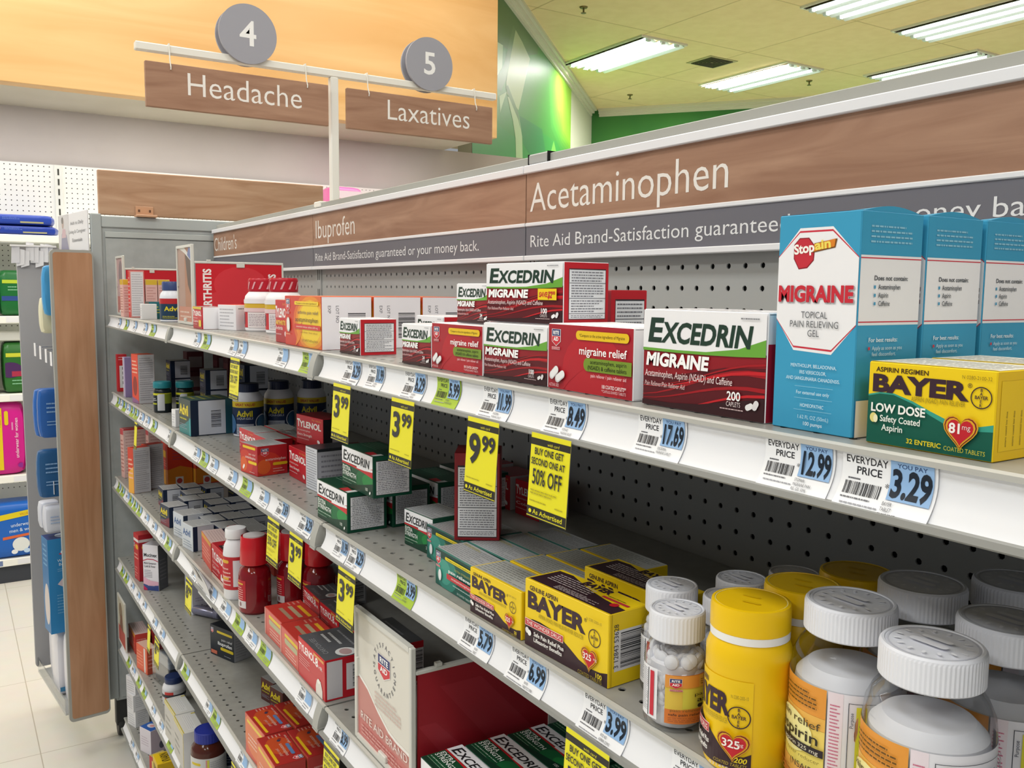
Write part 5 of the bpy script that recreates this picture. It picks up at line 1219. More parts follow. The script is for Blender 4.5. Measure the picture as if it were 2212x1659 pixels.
GUAR = [('r', 0, 0, 1, 1, '#ddd9cf'), ('q', [(0, 0, .50), (.2, 0, .44), (.4, 0, .335), (.6, 0, .255), (.75, 0, .235), (1, 0, .23)], '#c4837c'), ('q', [(0, 0, .15), (1, 0, .12)], '#c4706c'), ('q', [(0, .485, .51), (.2, .425, .45), (.4, .32, .345), (.6, .24, .265), (.75, .22, .245), (1, .215, .24)], '#efece6'),
        ('ct', 'SATISFACTION', .53, .70, .185, .034, '#77767a', 88, 1, 190), ('ct', 'GUARANTEE', .53, .70, .185, .034, '#77767a', 270, -1, 132), ('e', .53 - .185 * 1.06, .665, .008, .008, '#77767a'), ('e', .53 + .185 * 1.06, .665, .008, .008, '#77767a')] + shield(.42, .60, .22, .2, False) + [
        ('f', .35, .36, .85, .49, 4, '#d0b8b0', 3), ('t', 'RITE AID BRAND', .06, .155, .06, '#efe2dc', {'w': .9}), ('f', .08, .03, .9, .12, 3, '#d89c96', 3)]
REDPAN = [('r', 0, 0, 1, 1, '#9c1f2a'), ('p', [(.15, .85), (.45, .85), (.95, .12), (.6, .12)], '#a62a35'), ('p', [(.0, .55), (.12, .55), (.5, .02), (.3, .02)], '#a62a35')]
divider(.098, -.333, z3 + .001, .165, .174, .142, .19, 'large white framed satisfaction guarantee flag with red panel, third shelf', GUAR, REDPAN)

# ------------------------------------------------------------------ second shelf cartons
for i, lb in enumerate(('large yellow aspirin carton of 100 tablets with barcode end, at the shelf edge', 'large yellow aspirin carton with maroon top behind the front one')):
    put('bay100', .490, -.334 + .066 * i, z2, lb, 3 if i == 0 else 2, 'large yellow aspirin cartons')
put('bay50', .393, -.335, z2, 'smaller yellow aspirin carton of 50 at the shelf edge beside the large one', 1, 'smaller yellow aspirin cartons')
for i, lb in enumerate(('smaller yellow aspirin carton, second from the shelf edge', 'smaller yellow aspirin carton, third from the shelf edge', 'smaller yellow aspirin carton at the back of its row')):
    put('bay50', .396 + .002 * i, -.291 + .0425 * i, z2, lb, 1, 'smaller yellow aspirin cartons')
for i, lb in enumerate(('green store brand pain reliever carton at the shelf edge, label readable', 'green store brand carton with silver top, second in the front row', 'green store brand carton with silver top, third in the front row', 'green store brand carton at the back of the front row')):
    put('greenpain', .300, -.325 + .0395 * i, z2, lb, -1.5 if i == 0 else 0, 'green pain reliever cartons')
for i, lb in enumerate(('green store brand carton left of the labelled one, under the upright red carton', 'green store brand carton behind the upright red carton')):
    put('greenpain', .2105, -.290 + .0395 * i, z2, lb, 0, 'green pain reliever cartons')
put('redfacts', .289, -.296, z2 + .0405, 'upright dark red carton with full drug facts side, standing on green cartons', 56)
put('es24', .146, -.288, z2, 'small white and green 24 caplet carton beside the green cartons', 4)
put('es100', -.036, -.334, z2, 'white and green extra strength carton at the shelf joint, lower of two', 1)
put('es100u', .034 - .02, -.335 + .018, z2 + .054, 'white and green extra strength carton stacked on top of others', 0)
put('es100', -.034, -.271, z2, 'green carton with fact panel directly behind the lower white and green one', 1)
put('es100', -.03, -.205, z2, 'green carton with fact panel, third deep behind the stacked one', 1)
put('es100', -.045, -.138, z2, 'dark green carton at the back of the extra strength row', 1)
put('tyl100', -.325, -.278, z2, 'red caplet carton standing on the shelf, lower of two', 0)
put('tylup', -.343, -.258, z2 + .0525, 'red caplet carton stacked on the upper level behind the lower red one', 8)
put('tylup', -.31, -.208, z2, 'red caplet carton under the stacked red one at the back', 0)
kind('blackwhite', .046, .068, .06, '#24262a', [('r', 0, 0, 1, 1, '#d3d5dc'), ('f', .06, .04, .94, .97, 16, '#8c8e98', 3)], [('r', 0, 0, 1, 1, '#b4b3bc'), ('f', .1, .3, .9, .9, 5, '#8a8892', 3), ('r', 0, .94, 1, 1, '#2a2c30')], [('r', 0, 0, 1, 1, '#3c3e44')])
put('blackwhite', -.222, -.285, z2, 'white fact printed carton with black edges between red and green cartons', 3)
put('raacet', -.403, -.338, z2, 'dark red store brand acetaminophen carton at the shelf edge', 9)
put('raacet', -.345, -.250, z2, 'dark red store brand acetaminophen carton farther back in the shelf', 9)
for x, y, w, lb in ((-.575, -.292, 3, 'red caplet carton under a torn wrapper, farthest left of the red pile'), (-.487, -.292, 2, 'red caplet carton with silver top in the middle of the red pile'), (-.575, -.244, 2, 'red caplet carton with silver top behind the torn one'), (-.486, -.243, 3, 'red caplet carton with silver top at the back of the red pile')):
    put('tylpile', x, y, z2, lb, w, 'red silver topped caplet cartons')
m = MB(); rnd = random.Random(4)
for k in range(3):
    P = [(-.03 + .02 * i, .0 + .012 * k + .004 * rnd.random(), .002 + .006 * rnd.random()) for i in range(4)]
    Q = [(p[0], p[1] + .012, .002 + .007 * rnd.random()) for p in P]
    m.add(P + Q, [(i, i + 1, i + 5, i + 4) for i in range(3)], FILM)
tag(m.build('torn_wrapper', None, (-.44, -.255, z2 + .0506)), 'crumpled clear film wrapper lying on the red carton pile', 'wrapper')
for x, y, z, lb in ((.085, -.085, 0, 'red and white caplet carton in the shadow at the back, lower right'), (.01, -.085, 0, 'red and white caplet carton in the shadow at the back, left one'), (-.075, -.075, 0, 'red caplet carton in the shadow behind the stacked green carton')):
    put('tylbox', x, y, z2 + z, lb, 0, 'shadowed caplet cartons at the back')
put('tealbox', -.897, -.334, z2, 'teal and navy gel capsule carton with white barcode end at the shelf edge', 4)
put('whitecard', -.985, -.332, z2, 'blank white carton beside the teal gel carton', 10)
put('redtag', -1.80 + .012, -.326, z2, 'narrow red carton with four little pictures, against the end panel', 2)
put('purplethin', -1.640, -.330, z2, 'thin lilac carton between two red ones on the far bay', 0)
put('redwhite', -1.485, -.332, z2, 'tall carton with red front and white printed side, far bay second shelf', 9)
for x, y, z, lb in ((-1.62, -.215, 0, 'navy gel carton at the bottom of the far stack'), (-1.62, -.215, .0525, 'navy gel carton on top of the far stack'), (-1.275, -.20, 0, 'navy gel carton under another behind the teal capped bottles'), (-1.275, -.20, .0525, 'navy gel carton with white end behind the teal capped bottles')):
    put('navy', x, y, z2 + z, lb, 0, 'navy gel cartons on the second shelf')
for x, y, z, lb in ((-1.155, -.135, .0, 'tall navy gel carton standing at the back, lower of two'), (-1.155, -.135, .0625, 'tall navy gel carton with yellow lettering high at the back')):
    put('navyhi', x, y, z2 + z, lb, 0, 'tall navy gel cartons')
for i, (x, y, z) in enumerate(((-1.74, -.14, 0), (-1.74, -.14, .0605), (-1.66, -.07, 0), (-1.66, -.07, .0605), (-1.54, -.07, 0), (-1.54, -.07, .0605), (-1.42, -.07, 0), (-1.42, -.07, .0605))):
    put('maroonrow', x, y, z2 + z, f'maroon carton at the dark back, {["lower", "upper"][i % 2]} in the {["first", "second", "third", "fourth"][i // 2]} stack from the end panel', 0, 'maroon cartons at the back of the far bay')

# ------------------------------------------------------------------ third shelf cartons
for i, lb in enumerate(('white topped green caplet carton lying face up at the shelf front', 'white topped green caplet carton lying face up, second behind the flag', 'white topped green caplet carton lying face up, third from the front', 'white topped green caplet carton lying face up at the back')):
    put('esflat', .272 + .004 * i, -.329 + .055 * i, z3, lb, 0, 'face up extra strength cartons')
    put('esflat', .386 + .004 * i, -.329 + .055 * i, z3, ['face up green carton right of the front one', 'face up green carton right of the second one', 'face up green carton right of the third one', 'face up green carton right of the back one'][i], 0, 'face up extra strength cartons')
put('tyl8', -.121, -.336, z3, 'red carton reading 8 HR with grey top at the shelf joint', 0, 'grey topped eight hour cartons')
put('tyl8', -.118, -.259, z3, 'red carton with grey top behind the 8 HR carton by the flag', 0, 'grey topped eight hour cartons')
put('tyl8b', -.346, -.248, z3, 'dark red carton with grey top standing behind the pale red ones', -2, 'grey topped eight hour cartons')
put('tyl8b', -.352 - .085, -.178, z3, 'grey topped carton in the shadow behind the syrup bottles', 0, 'grey topped eight hour cartons')
put('tyl8b', -.256, -.252, z3, 'dark red grey topped carton with silver end left of the flag', 0, 'grey topped eight hour cartons')
put('redpale', -.307, -.330, z3, 'pale red carton with olive bars at the shelf edge, next to the syrup', 0, 'pale red cartons')
put('redpale', -.216, -.333, z3, 'pale red carton with olive bars, next to the 8 HR carton', -1, 'pale red cartons')
put('tyl24', -.655, -.330, z3, 'red cold caplet carton left of the white bottle', 0)
for k, (n_, w_, gx, gy, gz, lb) in enumerate(((0, 0, -1.136, -.335, 0, 'navy gel carton with silver top at the front left of the big stack'),)):
    put('navyflat', gx, gy, z3, lb, 8, 'silver topped gel cartons')
ci = 0
SEATS = [(-1.34, -.300), (-1.335, -.252), (-1.30, -.204), (-1.255, -.262), (-1.185, -.284), (-1.185, -.236), (-1.115, -.236), (-1.115, -.188), (-1.035, -.296), (-1.035, -.248), (-1.035, -.200), (-.955, -.286), (-.955, -.238), (-.955, -.190), (-.882, -.275), (-.882, -.227), (-.82, -.225)]
RANK = ['first', 'second', 'third', 'fourth', 'fifth', 'sixth', 'seventh', 'eighth', 'ninth', 'tenth', 'eleventh', 'twelfth', 'thirteenth', 'fourteenth', 'fifteenth', 'sixteenth', 'seventeenth', 'eighteenth']
for i, (x, y) in enumerate(SEATS):
    put('navyflat', x, y, z3 + (.0 if i % 2 else .0), f'silver topped navy gel carton, {RANK[i]} counted from the end panel in the big block', 2 + (i * 7) % 5 - 2, 'silver topped gel cartons')
put('navyhi', -1.29, -.130, z3, 'upright navy gel carton behind the silver topped block', 4)
put('navyhi', -1.20, -.115, z3, 'upright navy gel carton with white end beside another behind the block', 3)
put('bluebox', -.902, -.334, z3, 'pale blue and white gel carton at the shelf edge', 9)
put('bluebox', -1.012, -.330, z3, 'blue and yellow gel carton left of the pale one at the shelf edge', 9)
put('redlying', -.79, -.318, z3, 'red carton with white top lying behind the loose paper tag', -4)
kind('savebox', .05, .06, .02, '#b8302a', [('r', 0, 0, 1, 1, '#b8352c'), ('t', 'SAVE', .1, .45, .3, '#d8942c', {'b': .03, 'w': .8, 'r': -8})], [], [('r', 0, 0, 1, 1, '#a02a28')])
put('savebox', -.80, -.262, z3, 'red carton with orange SAVE lettering behind the white topped one', 12, 'red SAVE cartons')
put('savebox', -.745, -.262, z3, 'red carton with orange SAVE lettering next to the white bottle', 12, 'red SAVE cartons')
put('redlying', -.70, -.225, z3, 'red carton in the shadow behind the orange lettered ones', 0)
put('tallorange', -1.527, -.343, z3, 'tall orange carton with white printed side at the front of the far bay', 18)
put('tallorange', -1.565, -.300, z3, 'tall orange carton just behind the front one in the far bay', 18)
put('tallpink', -1.765, -.325, z3, 'tall pale pink carton against the end panel', 8, 'tall pink cartons')
put('tallpink', -1.72, -.26, z3, 'tall pale pink carton second from the end panel', 4, 'tall pink cartons')
for i, lb in enumerate(('big orange and yellow carton behind the tall orange one', 'big orange and yellow carton, second along the back', 'big orange and yellow carton, third along the back')):
    put('tallorangebig', -1.626 + .02 * i, -.235 + .0735 * i, z3, lb, 3, 'big orange cartons')

# ------------------------------------------------------------------ fourth shelf
put('orangebox', -.411, -.338, z4, 'orange red store brand carton at the front left of the block of four', 2, 'orange store brand cartons')
put('orangebox', -.411, -.285, z4, 'orange red store brand carton at the back left of the block of four', 3, 'orange store brand cartons')
put('orangebox', -.304, -.349, z4, 'orange red store brand carton at the front right of the block of four', -1, 'orange store brand cartons')
put('orangebox', -.303, -.297, z4, 'orange red store brand carton at the back right of the block of four', 0, 'orange store brand cartons')
put('maroonadvil', -.604, -.252, z4, 'small brown carton with yellow lettering behind the orange block', 14, 'small brown tablet cartons')
put('maroonadvil', -.552, -.250, z4, 'small brown carton with yellow lettering, partly under the shelf above', 14, 'small brown tablet cartons')
put('iburef', -.889, -.282, z4, 'black store brand ibuprofen carton standing alone', 20)
put('redcold', -1.548, -.332, z4, 'dark red cold medicine carton against the end of the fourth shelf', 6)
put('mucinex', -1.425, -.330, z4, 'white cold and fever carton with red arc on the fourth shelf', 44)
put('dented', -1.215, -.265, z4, 'dented open lilac and white carton on the fourth shelf', 4)
t = thing('tube_pack', 'silver tube lying on its side beside the dented carton', 'tube', (-1.16, -.255, z4 + .0135), R(32))
m = MB(); m.lathe([(.0105, 0), (.0118, .004), (.0118, .066), (.0095, .07)], M('#8f8fa6', .25, .5, .6), 20); o = m.build('body', t); o.rotation_euler = (0, R(90), 0)
m = MB(); m.lathe([(.012, .07), (.012, .084), (.010, .086)], M('#7a7a92', .3), 20); o = m.build('cap', t); o.rotation_euler = (0, R(90), 0)

# ------------------------------------------------------------------ fifth and bottom shelf
kind('redback', .08, .075, .04, '#b42a2e', [('r', 0, 0, 1, 1, '#b83236'), ('f', .1, .2, .9, .8, 4, '#d88a84', 3)], [('r', 0, 0, 1, 1, '#a82a30'), ('f', .1, .2, .9, .8, 5, '#c87a78', 3)])
put('redback', -1.71, -.275, z5, 'red carton behind the picture flag on the fifth shelf', 0)
put('redlying', -1.74, -.325, z5 + .0, 'orange red carton with white lid beside the picture flag', 0)
put('orangetall', -1.53, -.338, z5, 'orange carton with a white stripe at the fifth shelf edge', 12)
t = thing('picture_flag', 'white framed picture flag near the end panel on the fifth shelf', 'divider', (-1.80 + .02, -.346, z5 + .001))
m = MB(); m.box(0, .13, -.002, .002, 0, .004, M('#d3d2cb')); m.box(0, .004, -.002, .002, .004, .15, M('#d3d2cb')); m.box(.126, .13, -.002, .002, .004, .15, M('#d3d2cb')); m.box(.004, .126, -.002, .002, .146, .15, M('#d3d2cb')); m.build('frame', t)
m = MB(); m.box(.004, .126, -.001, .001, .004, .146, M('#b8b4a2')); art(m, Face((.004, -.001, .004), (1, 0, 0), (0, 0, 1), .122, .142), [('r', 0, 0, 1, .35, '#b0524a'), ('e', .4, .7, .2, .2, '#8a7a66'), ('p', [(.2, .35), (.7, .3), (.6, .65), (.35, .65)], '#7a5a4a')]); m.build('insert', t)
t = thing('blister_pack', 'clear wrapped navy blister pack under the yellow sale tags', 'pack', (-1.43, -.315, z5 + .001), R(10))
m = MB(); m.box(0, .12, 0, .045, 0, .10, FILM, ch=.004); m.build('clear_wrap', t)
m = MB(); m.box(.008, .112, .006, .039, .003, .055, M('#2c3446', .4), ch=.004); m.box(.008, .112, .006, .039, .055, .075, M('#8a93a0', .4), ch=.004); m.build('inner_pack', t)
put('tealsmall', -1.40, -.24, z5, 'dark teal carton behind the clear wrapped pack', 8)
put('whiteyellow', -1.08, -.350, z5, 'long grey and yellow edged carton near the shelf front, farther of two', 2, 'long grey cartons')
put('whiteyellow', -.977, -.350, z5, 'long grey and yellow edged carton beside the amber bottle, nearer of two', 0, 'long grey cartons')
put('whitesmall', -.94, -.27, z5, 'grey white carton standing in the shadow behind the long carton', 0)
for i, (x, y, z) in enumerate(((-1.735, -.338, 0), (-1.735, -.338, .0525), (-1.735, -.338, .105))):
    put('whitesmall', x, y, z6 + z, ['bottom white carton of the stack of three by the caster', 'middle white carton of the stack of three', 'top white carton of the stack of three'][i], (18, 12, 21)[i], 'stacked white cartons')
put('bluewhite', -1.54, -.335, z6, 'white carton with blue lid and round picture on the bottom shelf', 22)
put('redsmall', -1.40, -.335, z6, 'small red and yellow carton between the blue lidded and yellow ones', 15)
put('redsmall', -1.29, -.318, z6, 'small red and yellow carton under the yellow alertness carton', 0)
put('yellowbox', -1.30, -.343, z6 + .0505, 'yellow carton with upside down black lettering at the bottom edge', 0)
put('whitesmall', -1.16, -.31, z6, 'white carton on the bottom shelf beside the yellow one', 0)
#%%PART5
# ------------------------------------------------------------------ price tags in the channels, sale tags hanging from them
def tag_prof(zs, curl, L):
    def f(t):
        s = t / .0325
        o = .3395 + .0085 * s - .0042 * math.sin(PI * min(s, 1.0)) + .0009
        if s > .6:
            o += curl * (s - .6) ** 2
        return o, zs - .0025 - .031 * s
    return f
TAGM = {}
def tag_mesh(price, green, w, curl, prod):
    k = (price, green, w, curl, prod)
    if k in TAGM:
        return TAGM[k]
    L_ = .0335 if curl else .0308
    mb = MB()
    F = Sheet(0, w, L_, tag_prof(0, curl, L_))
    bg = '#a5c23a' if green else '#eeeff2'
    it = [('r', 0, 0, 1, 1, bg), ('t', 'EVERYDAY', .04, .80, .125, INK, {'w': .46, 'b': .012}), ('t', 'PRICE', .16, .62, .125, INK, {'w': .28, 'b': .012}),
          ('f', .08, .50, .22, .57, 1, '#5a5a60', 2), ('bar', .06, .27, .46, .48, 'u'), ('t', '*', .49, .42, .12, INK), ('f', .06, .19, .46, .25, 1, '#6a6a70', 3), ('f', .08, .10, .5, .16, 1, '#9a9aa0', 5),
          ('r', .535, .30, .97, .97, '#8fb4de'), ('t', 'YOU PAY', .755, .855, .07, '#2f4a78', {'a': 'c', 'w': .30, 'b': .012})]
    if price:
        it += [('t', price, .755, .365, .44, '#14202e', {'a': 'c', 'b': .035, 'w': .41})]
    if prod:
        for i, s in enumerate(prod):
            it.append(('t', s, .52, .205 - .085 * i, .055, '#5a5a60', {'x': .72}))
    else:
        it += [('f', .53, .06, .93, .26, 2, '#8a8a90', 4)]
    art(mb, F, it, .0001)
    B_ = Sheet(0, w, L_, lambda t: (lambda q: (q[0] - .0004, q[1]))(tag_prof(0, curl, L_)(t)))
    art(mb, B_, [('r', 0, 0, 1, 1, '#dcdce0')], 0)
    TAGM[k] = mb.mesh('price_tag')
    return TAGM[k]
SALEM = {}
def sale_mesh(kind_, w, L_=.070):
    k = (kind_, w, L_)
    if k in SALEM:
        return SALEM[k]
    mb = MB()
    pr = lambda t: (.3535 + .0012 * math.sin(t * 40) + .004 * (t / .07) ** 2, -.0325 - t)
    F = Sheet(0, w, L_, pr)
    it = [('r', 0, 0, 1, 1, '#e9e01f'), ('r', 0, .86, 1, .94, '#26241c'), ('t', 'with card', .58, .877, .035, '#d8d02c', {'a': 'c', 'w': .3, 's': .15}), ('r', 0, 0, 1, .13, '#24221c'), ('r', 0, .012, 1, .022, '#d8d02c'),
          ('t', 'As Advertised', .16, .05, .055, '#e4da24', {'w': .76, 'b': .01}), ('e', .09, .075, .03, .025, '#e4da24'), ('f', .06, .19, .6, .22, 1, '#a69d24', 3), ('f', .72, .18, .92, .21, 1, '#a69d24', 5)]
    if kind_ == 'BOGO':
        it += [('t', 'BUY ONE GET', .12, .755, .075, INK, {'w': .74, 'b': .02}), ('t', 'SECOND ONE AT', .05, .635, .075, INK, {'w': .86, 'b': .02}), ('t', '50% OFF', .10, .405, .175, INK, {'w': .76, 'b': .012}), ('f', .08, .28, .8, .35, 2, '#a69d24', 7)]
    elif kind_:
        it += [('t', kind_, .10, .42, .36, INK, {'w': .38, 'b': .03}), ('t', '99', .52, .60, .19, INK, {'w': .42, 'b': .03})]
    art(mb, F, it, .0001)
    art(mb, Sheet(0, w, L_, lambda t: (pr(t)[0] - .0004, pr(t)[1])), [('r', 0, 0, 1, 1, '#d8d0a0')], 0)
    SALEM[k] = mb.mesh('sale_tag')
    return SALEM[k]
# shelf: (x, width, price, lime green?, curl, sale kind, product lines)
R_, G_ = False, True
TAGS = {
 1: [(-1.62, .05, '', R_, 0, None), (-1.50, .05, '', G_, 0, None), (-1.38, .05, '', R_, 0, None), (-1.24, .05, '', R_, 0, None), (-1.145, .06, '', G_, 0, None), (-.705, .05, '', R_, 0, None), (-.632, .055, '', G_, 0, None), (-.445, .05, '', R_, 0, None), (-.39, .05, '', R_, .004, 'BOGO'), (-.182, .05, '', R_, 0, None), (-.072, .05, '', G_, 0, None),
     (.084, .052, '6.29', R_, .004, '3'), (.157, .047, '11.99', R_, 0, None, ('EXCEDRIN', 'MIGRAINE')), (.256, .052, '6.29', R_, .004, '3', ('EXCEDRIN', 'MIGRAINE')), (.332, .050, '5.99', G_, 0, None, ('RITE AID', 'MIGRAINE RELIEF')), (.424, .052, '11.99', R_, .005, '9', ('EXCEDRIN', 'MIGRAINE CAPLET')), (.531, .053, '8.49', R_, .005, 'BOGO', ('RITE AID', 'MIGRAINE RELIEF')), (.645, .050, '17.69', R_, 0, None, ('EXCEDRIN', 'MIGRAINE CAPLET')), (.764, .051, '12.99', R_, 0, None, ('STOPAIN', 'MIGRAINE PAIN', 'REL GEL 50ML')), (.820, .057, '3.29', R_, .006, None, ('BAYER', 'TABLET', '81 MG 32CT'))],
 2: [(-1.69, .05, '', G_, 0, None), (-1.63, .045, '', R_, 0, None), (-1.58, .05, '', G_, 0, None), (-1.52, .05, '', R_, 0, None), (-1.46, .05, '', G_, 0, None), (-1.40, .05, '', G_, 0, None), (-1.33, .06, '', R_, .006, ''), (-1.25, .05, '', R_, 0, None), (-1.165, .055, '', G_, 0, None), (-.985, .04, '', R_, 0, None), (-.735, .05, '', R_, 0, None), (-.672, .055, '', G_, 0, None), (-.60, .055, '', R_, 0, None), (-.472, .055, '', R_, .003, None), (-.386, .06, '', G_, 0, None), (-.286, .05, '', R_, 0, None), (-.198, .055, '7.69', R_, .004, 'BOGO'), (-.095, .055, '6.29', R_, .004, '3'),
     (.044, .046, '11.99', R_, 0, None, ('EXCEDRIN', 'CAPLET')), (.0935, .047, '6.29', R_, .004, '3', ('EXCEDRIN', 'EXTRA')), (.234, .050, '3.99', G_, 0, None, ('RITE AID', 'PAIN RELIEF')), (.390, .057, '5.79', R_, .006, None, ('BAYER', 'TABLET')), (.477, .058, '6.99', R_, .006, None, ('BAYER', 'TABLET EZ OPEN', '325 MG 100CT')), (.586, .057, '3.99', R_, .005, 'BOGO', ('RITE AID', 'ASPIRIN 325MG', 'TABLET 100CT')), (.69, .052, '', R_, 0, None)],
 3: [(-1.73, .05, '', G_, 0, None), (-1.665, .05, '', G_, 0, None), (-1.59, .05, '', R_, 0, None), (-1.53, .05, '', G_, 0, None), (-1.465, .05, '', G_, 0, None), (-1.40, .05, '', G_, 0, None), (-1.31, .055, '', R_, 0, None), (-1.21, .06, '', R_, 0, None), (-1.11, .05, '', R_, 0, None), (-1.04, .055, '', G_, 0, None), (-.78, .05, '', R_, .004, '8'), (-.64, .06, '', R_, 0, None), (-.545, .065, '', R_, .004, None), (-.451, .06, '', G_, 0, None), (-.372, .055, '', R_, 0, None), (-.30, .06, '', G_, 0, None), (-.108, .055, '', R_, 0, None), (.034, .05, '8.99', R_, .004, 'BOGO')],
 4: [(-1.72, .05, '', G_, 0, None), (-1.65, .05, '', G_, 0, None), (-1.56, .05, '', R_, 0, None), (-1.47, .05, '', R_, 0, None), (-1.38, .05, '', R_, 0, None), (-1.24, .055, '', R_, .003, ''), (-1.15, .055, '', R_, .003, '8'), (-.893, .055, '', G_, 0, None), (-.69, .05, '', R_, 0, None), (-.634, .055, '', G_, 0, None), (-.448, .055, '', R_, .004, 'BOGO')],
 5: [(-1.66, .05, '', G_, 0, None), (-1.59, .05, '', R_, 0, None), (-1.50, .05, '', G_, 0, None), (-1.42, .05, '', G_, 0, None), (-1.30, .05, '', R_, 0, None), (-1.20, .05, '', R_, 0, None), (-1.09, .055, '', G_, 0, None)],
 6: [(-1.66, .05, '', R_, 0, None), (-1.58, .05, '', R_, 0, None), (-1.44, .05, '', R_, 0, None), (-1.34, .05, '', R_, 0, None)],
}
ORDN = RANK + ['nineteenth', 'twentieth', 'twenty first', 'twenty second', 'twenty third', 'twenty fourth', 'twenty fifth', 'twenty sixth']
SALELB = {'BOGO': 'yellow half price offer tag', '3': 'yellow 3.99 sale tag', '9': 'yellow 9.99 sale tag', '8': 'yellow 8.99 sale tag', '': 'narrow yellow sale tag'}
for k, L_ in TAGS.items():
    for i, tg in enumerate(L_):
        x, w, price, green, curl, sale = tg[:6]
        prod = tg[6] if len(tg) > 6 else ()
        lb = f'{"lime green" if green else "white"}{" " + price if price else ""} price tag, {ORDN[i]} from the end panel, {ORD[k]} shelf'
        o = obj('price_tag', tag_mesh(price, green, w, curl, prod), None, (x, 0, Z[k]))
        tag(o, lb, 'price tag', f'price tags along the {ORD[k]} shelf edge')
        if sale is not None:
            o = obj('sale_tag', sale_mesh(sale, .055 if sale else .035), None, (x - .004, 0, Z[k]))
            tag(o, f'{SALELB[sale]} under the {ORDN[i]} price tag, {ORD[k]} shelf', 'sale tag', 'yellow sale tags')
# a loose tag sheet curling off the third shelf
mb = MB()
def lp(t):
    return .345 + .030 * (1 - t / .10) ** 2, .045 - t * .9
F = Sheet(0, .11, .10, lp)
art(mb, F, [('r', 0, 0, 1, 1, '#e6e6e8'), ('bar', .35, .5, .7, .8, 'u'), ('f', .1, .84, .9, .95, 2, '#55555a', 3), ('f', .1, .1, .5, .3, 3, '#6a6a70', 4), ('t', '9.99', .12, .35, .09, '#3a3a40', {'b': .02})][:4], .0002)
art(mb, Sheet(0, .11, .10, lambda t: (lp(t)[0] - .0004, lp(t)[1])), [('r', 0, 0, 1, 1, '#dcdce0')], 0)
tag(mb.build('loose_tag', None, (-.715, 0, z3 - .004)), 'loose white paper tag sheet curling up from the third shelf edge', 'paper')

# ------------------------------------------------------------------ side rack hanging on the end of the gondola
pw = thing('side_rack', 'narrow wood faced side rack hung beside the end panel', 'rack', (-1.800, -.376, 0), R(6.1))
m = MB()
m.poly([(p[0], p[1]) for p in rrect(-.118, .118, .0, 1.555, .014, 4)], 'x', -.012, .0, M('#a3a39e', .5))
m.poly([(p[0], p[1]) for p in rrect(-.110, .128, -.004, 1.547, .008, 4)], 'x', -.001, .0012, WOODV)
m.build('wood_side', pw)
m = MB(); m.poly(rrect(-.132, .155, 0, 1.575, .012, 4), 'x', -.425, -.413, M('#a6a5a8', .5)); m.build('grey_side', pw)
m = MB(); m.box(-.413, -.012, -.006, 0, .16, 1.55, M('#9c9c9e', .5)); m.build('back_sheet', pw)
m = MB(); m.box(-.413, -.012, -.125, -.006, .140, .146, M('#b7b8b6', .5)); m.box(-.413, -.012, -.127, -.123, .140, .19, CLEAR); m.build('tray', pw)
def onrack(x, y):
    c, s = math.cos(R(6.1)), math.sin(R(6.1))
    return (-1.800 + x * c - y * s, -.376 + x * s + y * c)
for i, (x, y, z) in enumerate(((-.30, -.02, 1.135), (-.22, -.02, 1.13), (-.14, -.02, 1.125), (-.07, -.02, 1.12), (-.25, -.02, .99), (-.15, -.02, .97), (-.12, -.02, .72), (-.16, -.02, .80))):
    h = thing('peg_hook', f'chrome peg hook with white tag, {RANK[i]} from the top on the side rack', 'hook', (*onrack(x, -.0085), z + .12), R(6.1), 'peg hooks on the side rack')
    m = MB(); m.tube([(0, 0, 0), (0, -.09, 0), (0, -.10, .008)], .002, M('#c9c9c9', .25, .5, .8)); m.build('wire', h)
    m = MB(); m.box(-.012, .012, -.104, -.1025, -.030, .012, M('#ecebee', .45), ch=.0005); m.build('label_plate', h)
def soft(name, w, d, h, col, seed, label, loc, rz=0, items=(), cat='pack', group=None, puff=.12):
    """a soft filled packet: rounded cushion with creases and a printed front"""
    rnd = random.Random(seed)
    bm = bmesh.new(); bmesh.ops.create_cube(bm, size=2); bmesh.ops.subdivide_edges(bm, edges=bm.edges[:], cuts=7, use_grid_fill=True)
    for v in bm.verts:
        x, y, z = v.co
        f = 1 - puff * (x * x * .5 + z * z * .5)
        n = .018 * math.sin(x * 9 + seed) * math.sin(z * 7 + seed * 2)
        q = Vector((x, y * f + n * (1 if y > 0 else -1), z))
        ex = (abs(x) ** 6 + abs(q.y) ** 6 + abs(z) ** 6) ** (1 / 6)
        v.co = (q / ex * max(abs(x), abs(q.y), abs(z)) if ex > 0 else q) + Vector((0, 0, 0))
        v.co = Vector((v.co.x * w / 2, v.co.y * d / 2, (v.co.z + 1) * h / 2))
    mb = MB(); bm.verts.index_update()
    mb.add([v.co for v in bm.verts], [[v.index for v in f.verts] for f in bm.faces], M(col, .3), True); bm.free()
    if items:
        art(mb, Face((w * .49, -d * .40, h * .08), (0, 1, 0), (0, 0, 1), d * .80, h * .84), items, .003)
    o = mb.build(name, None, loc, rz)
    return tag(o, label, cat, group)
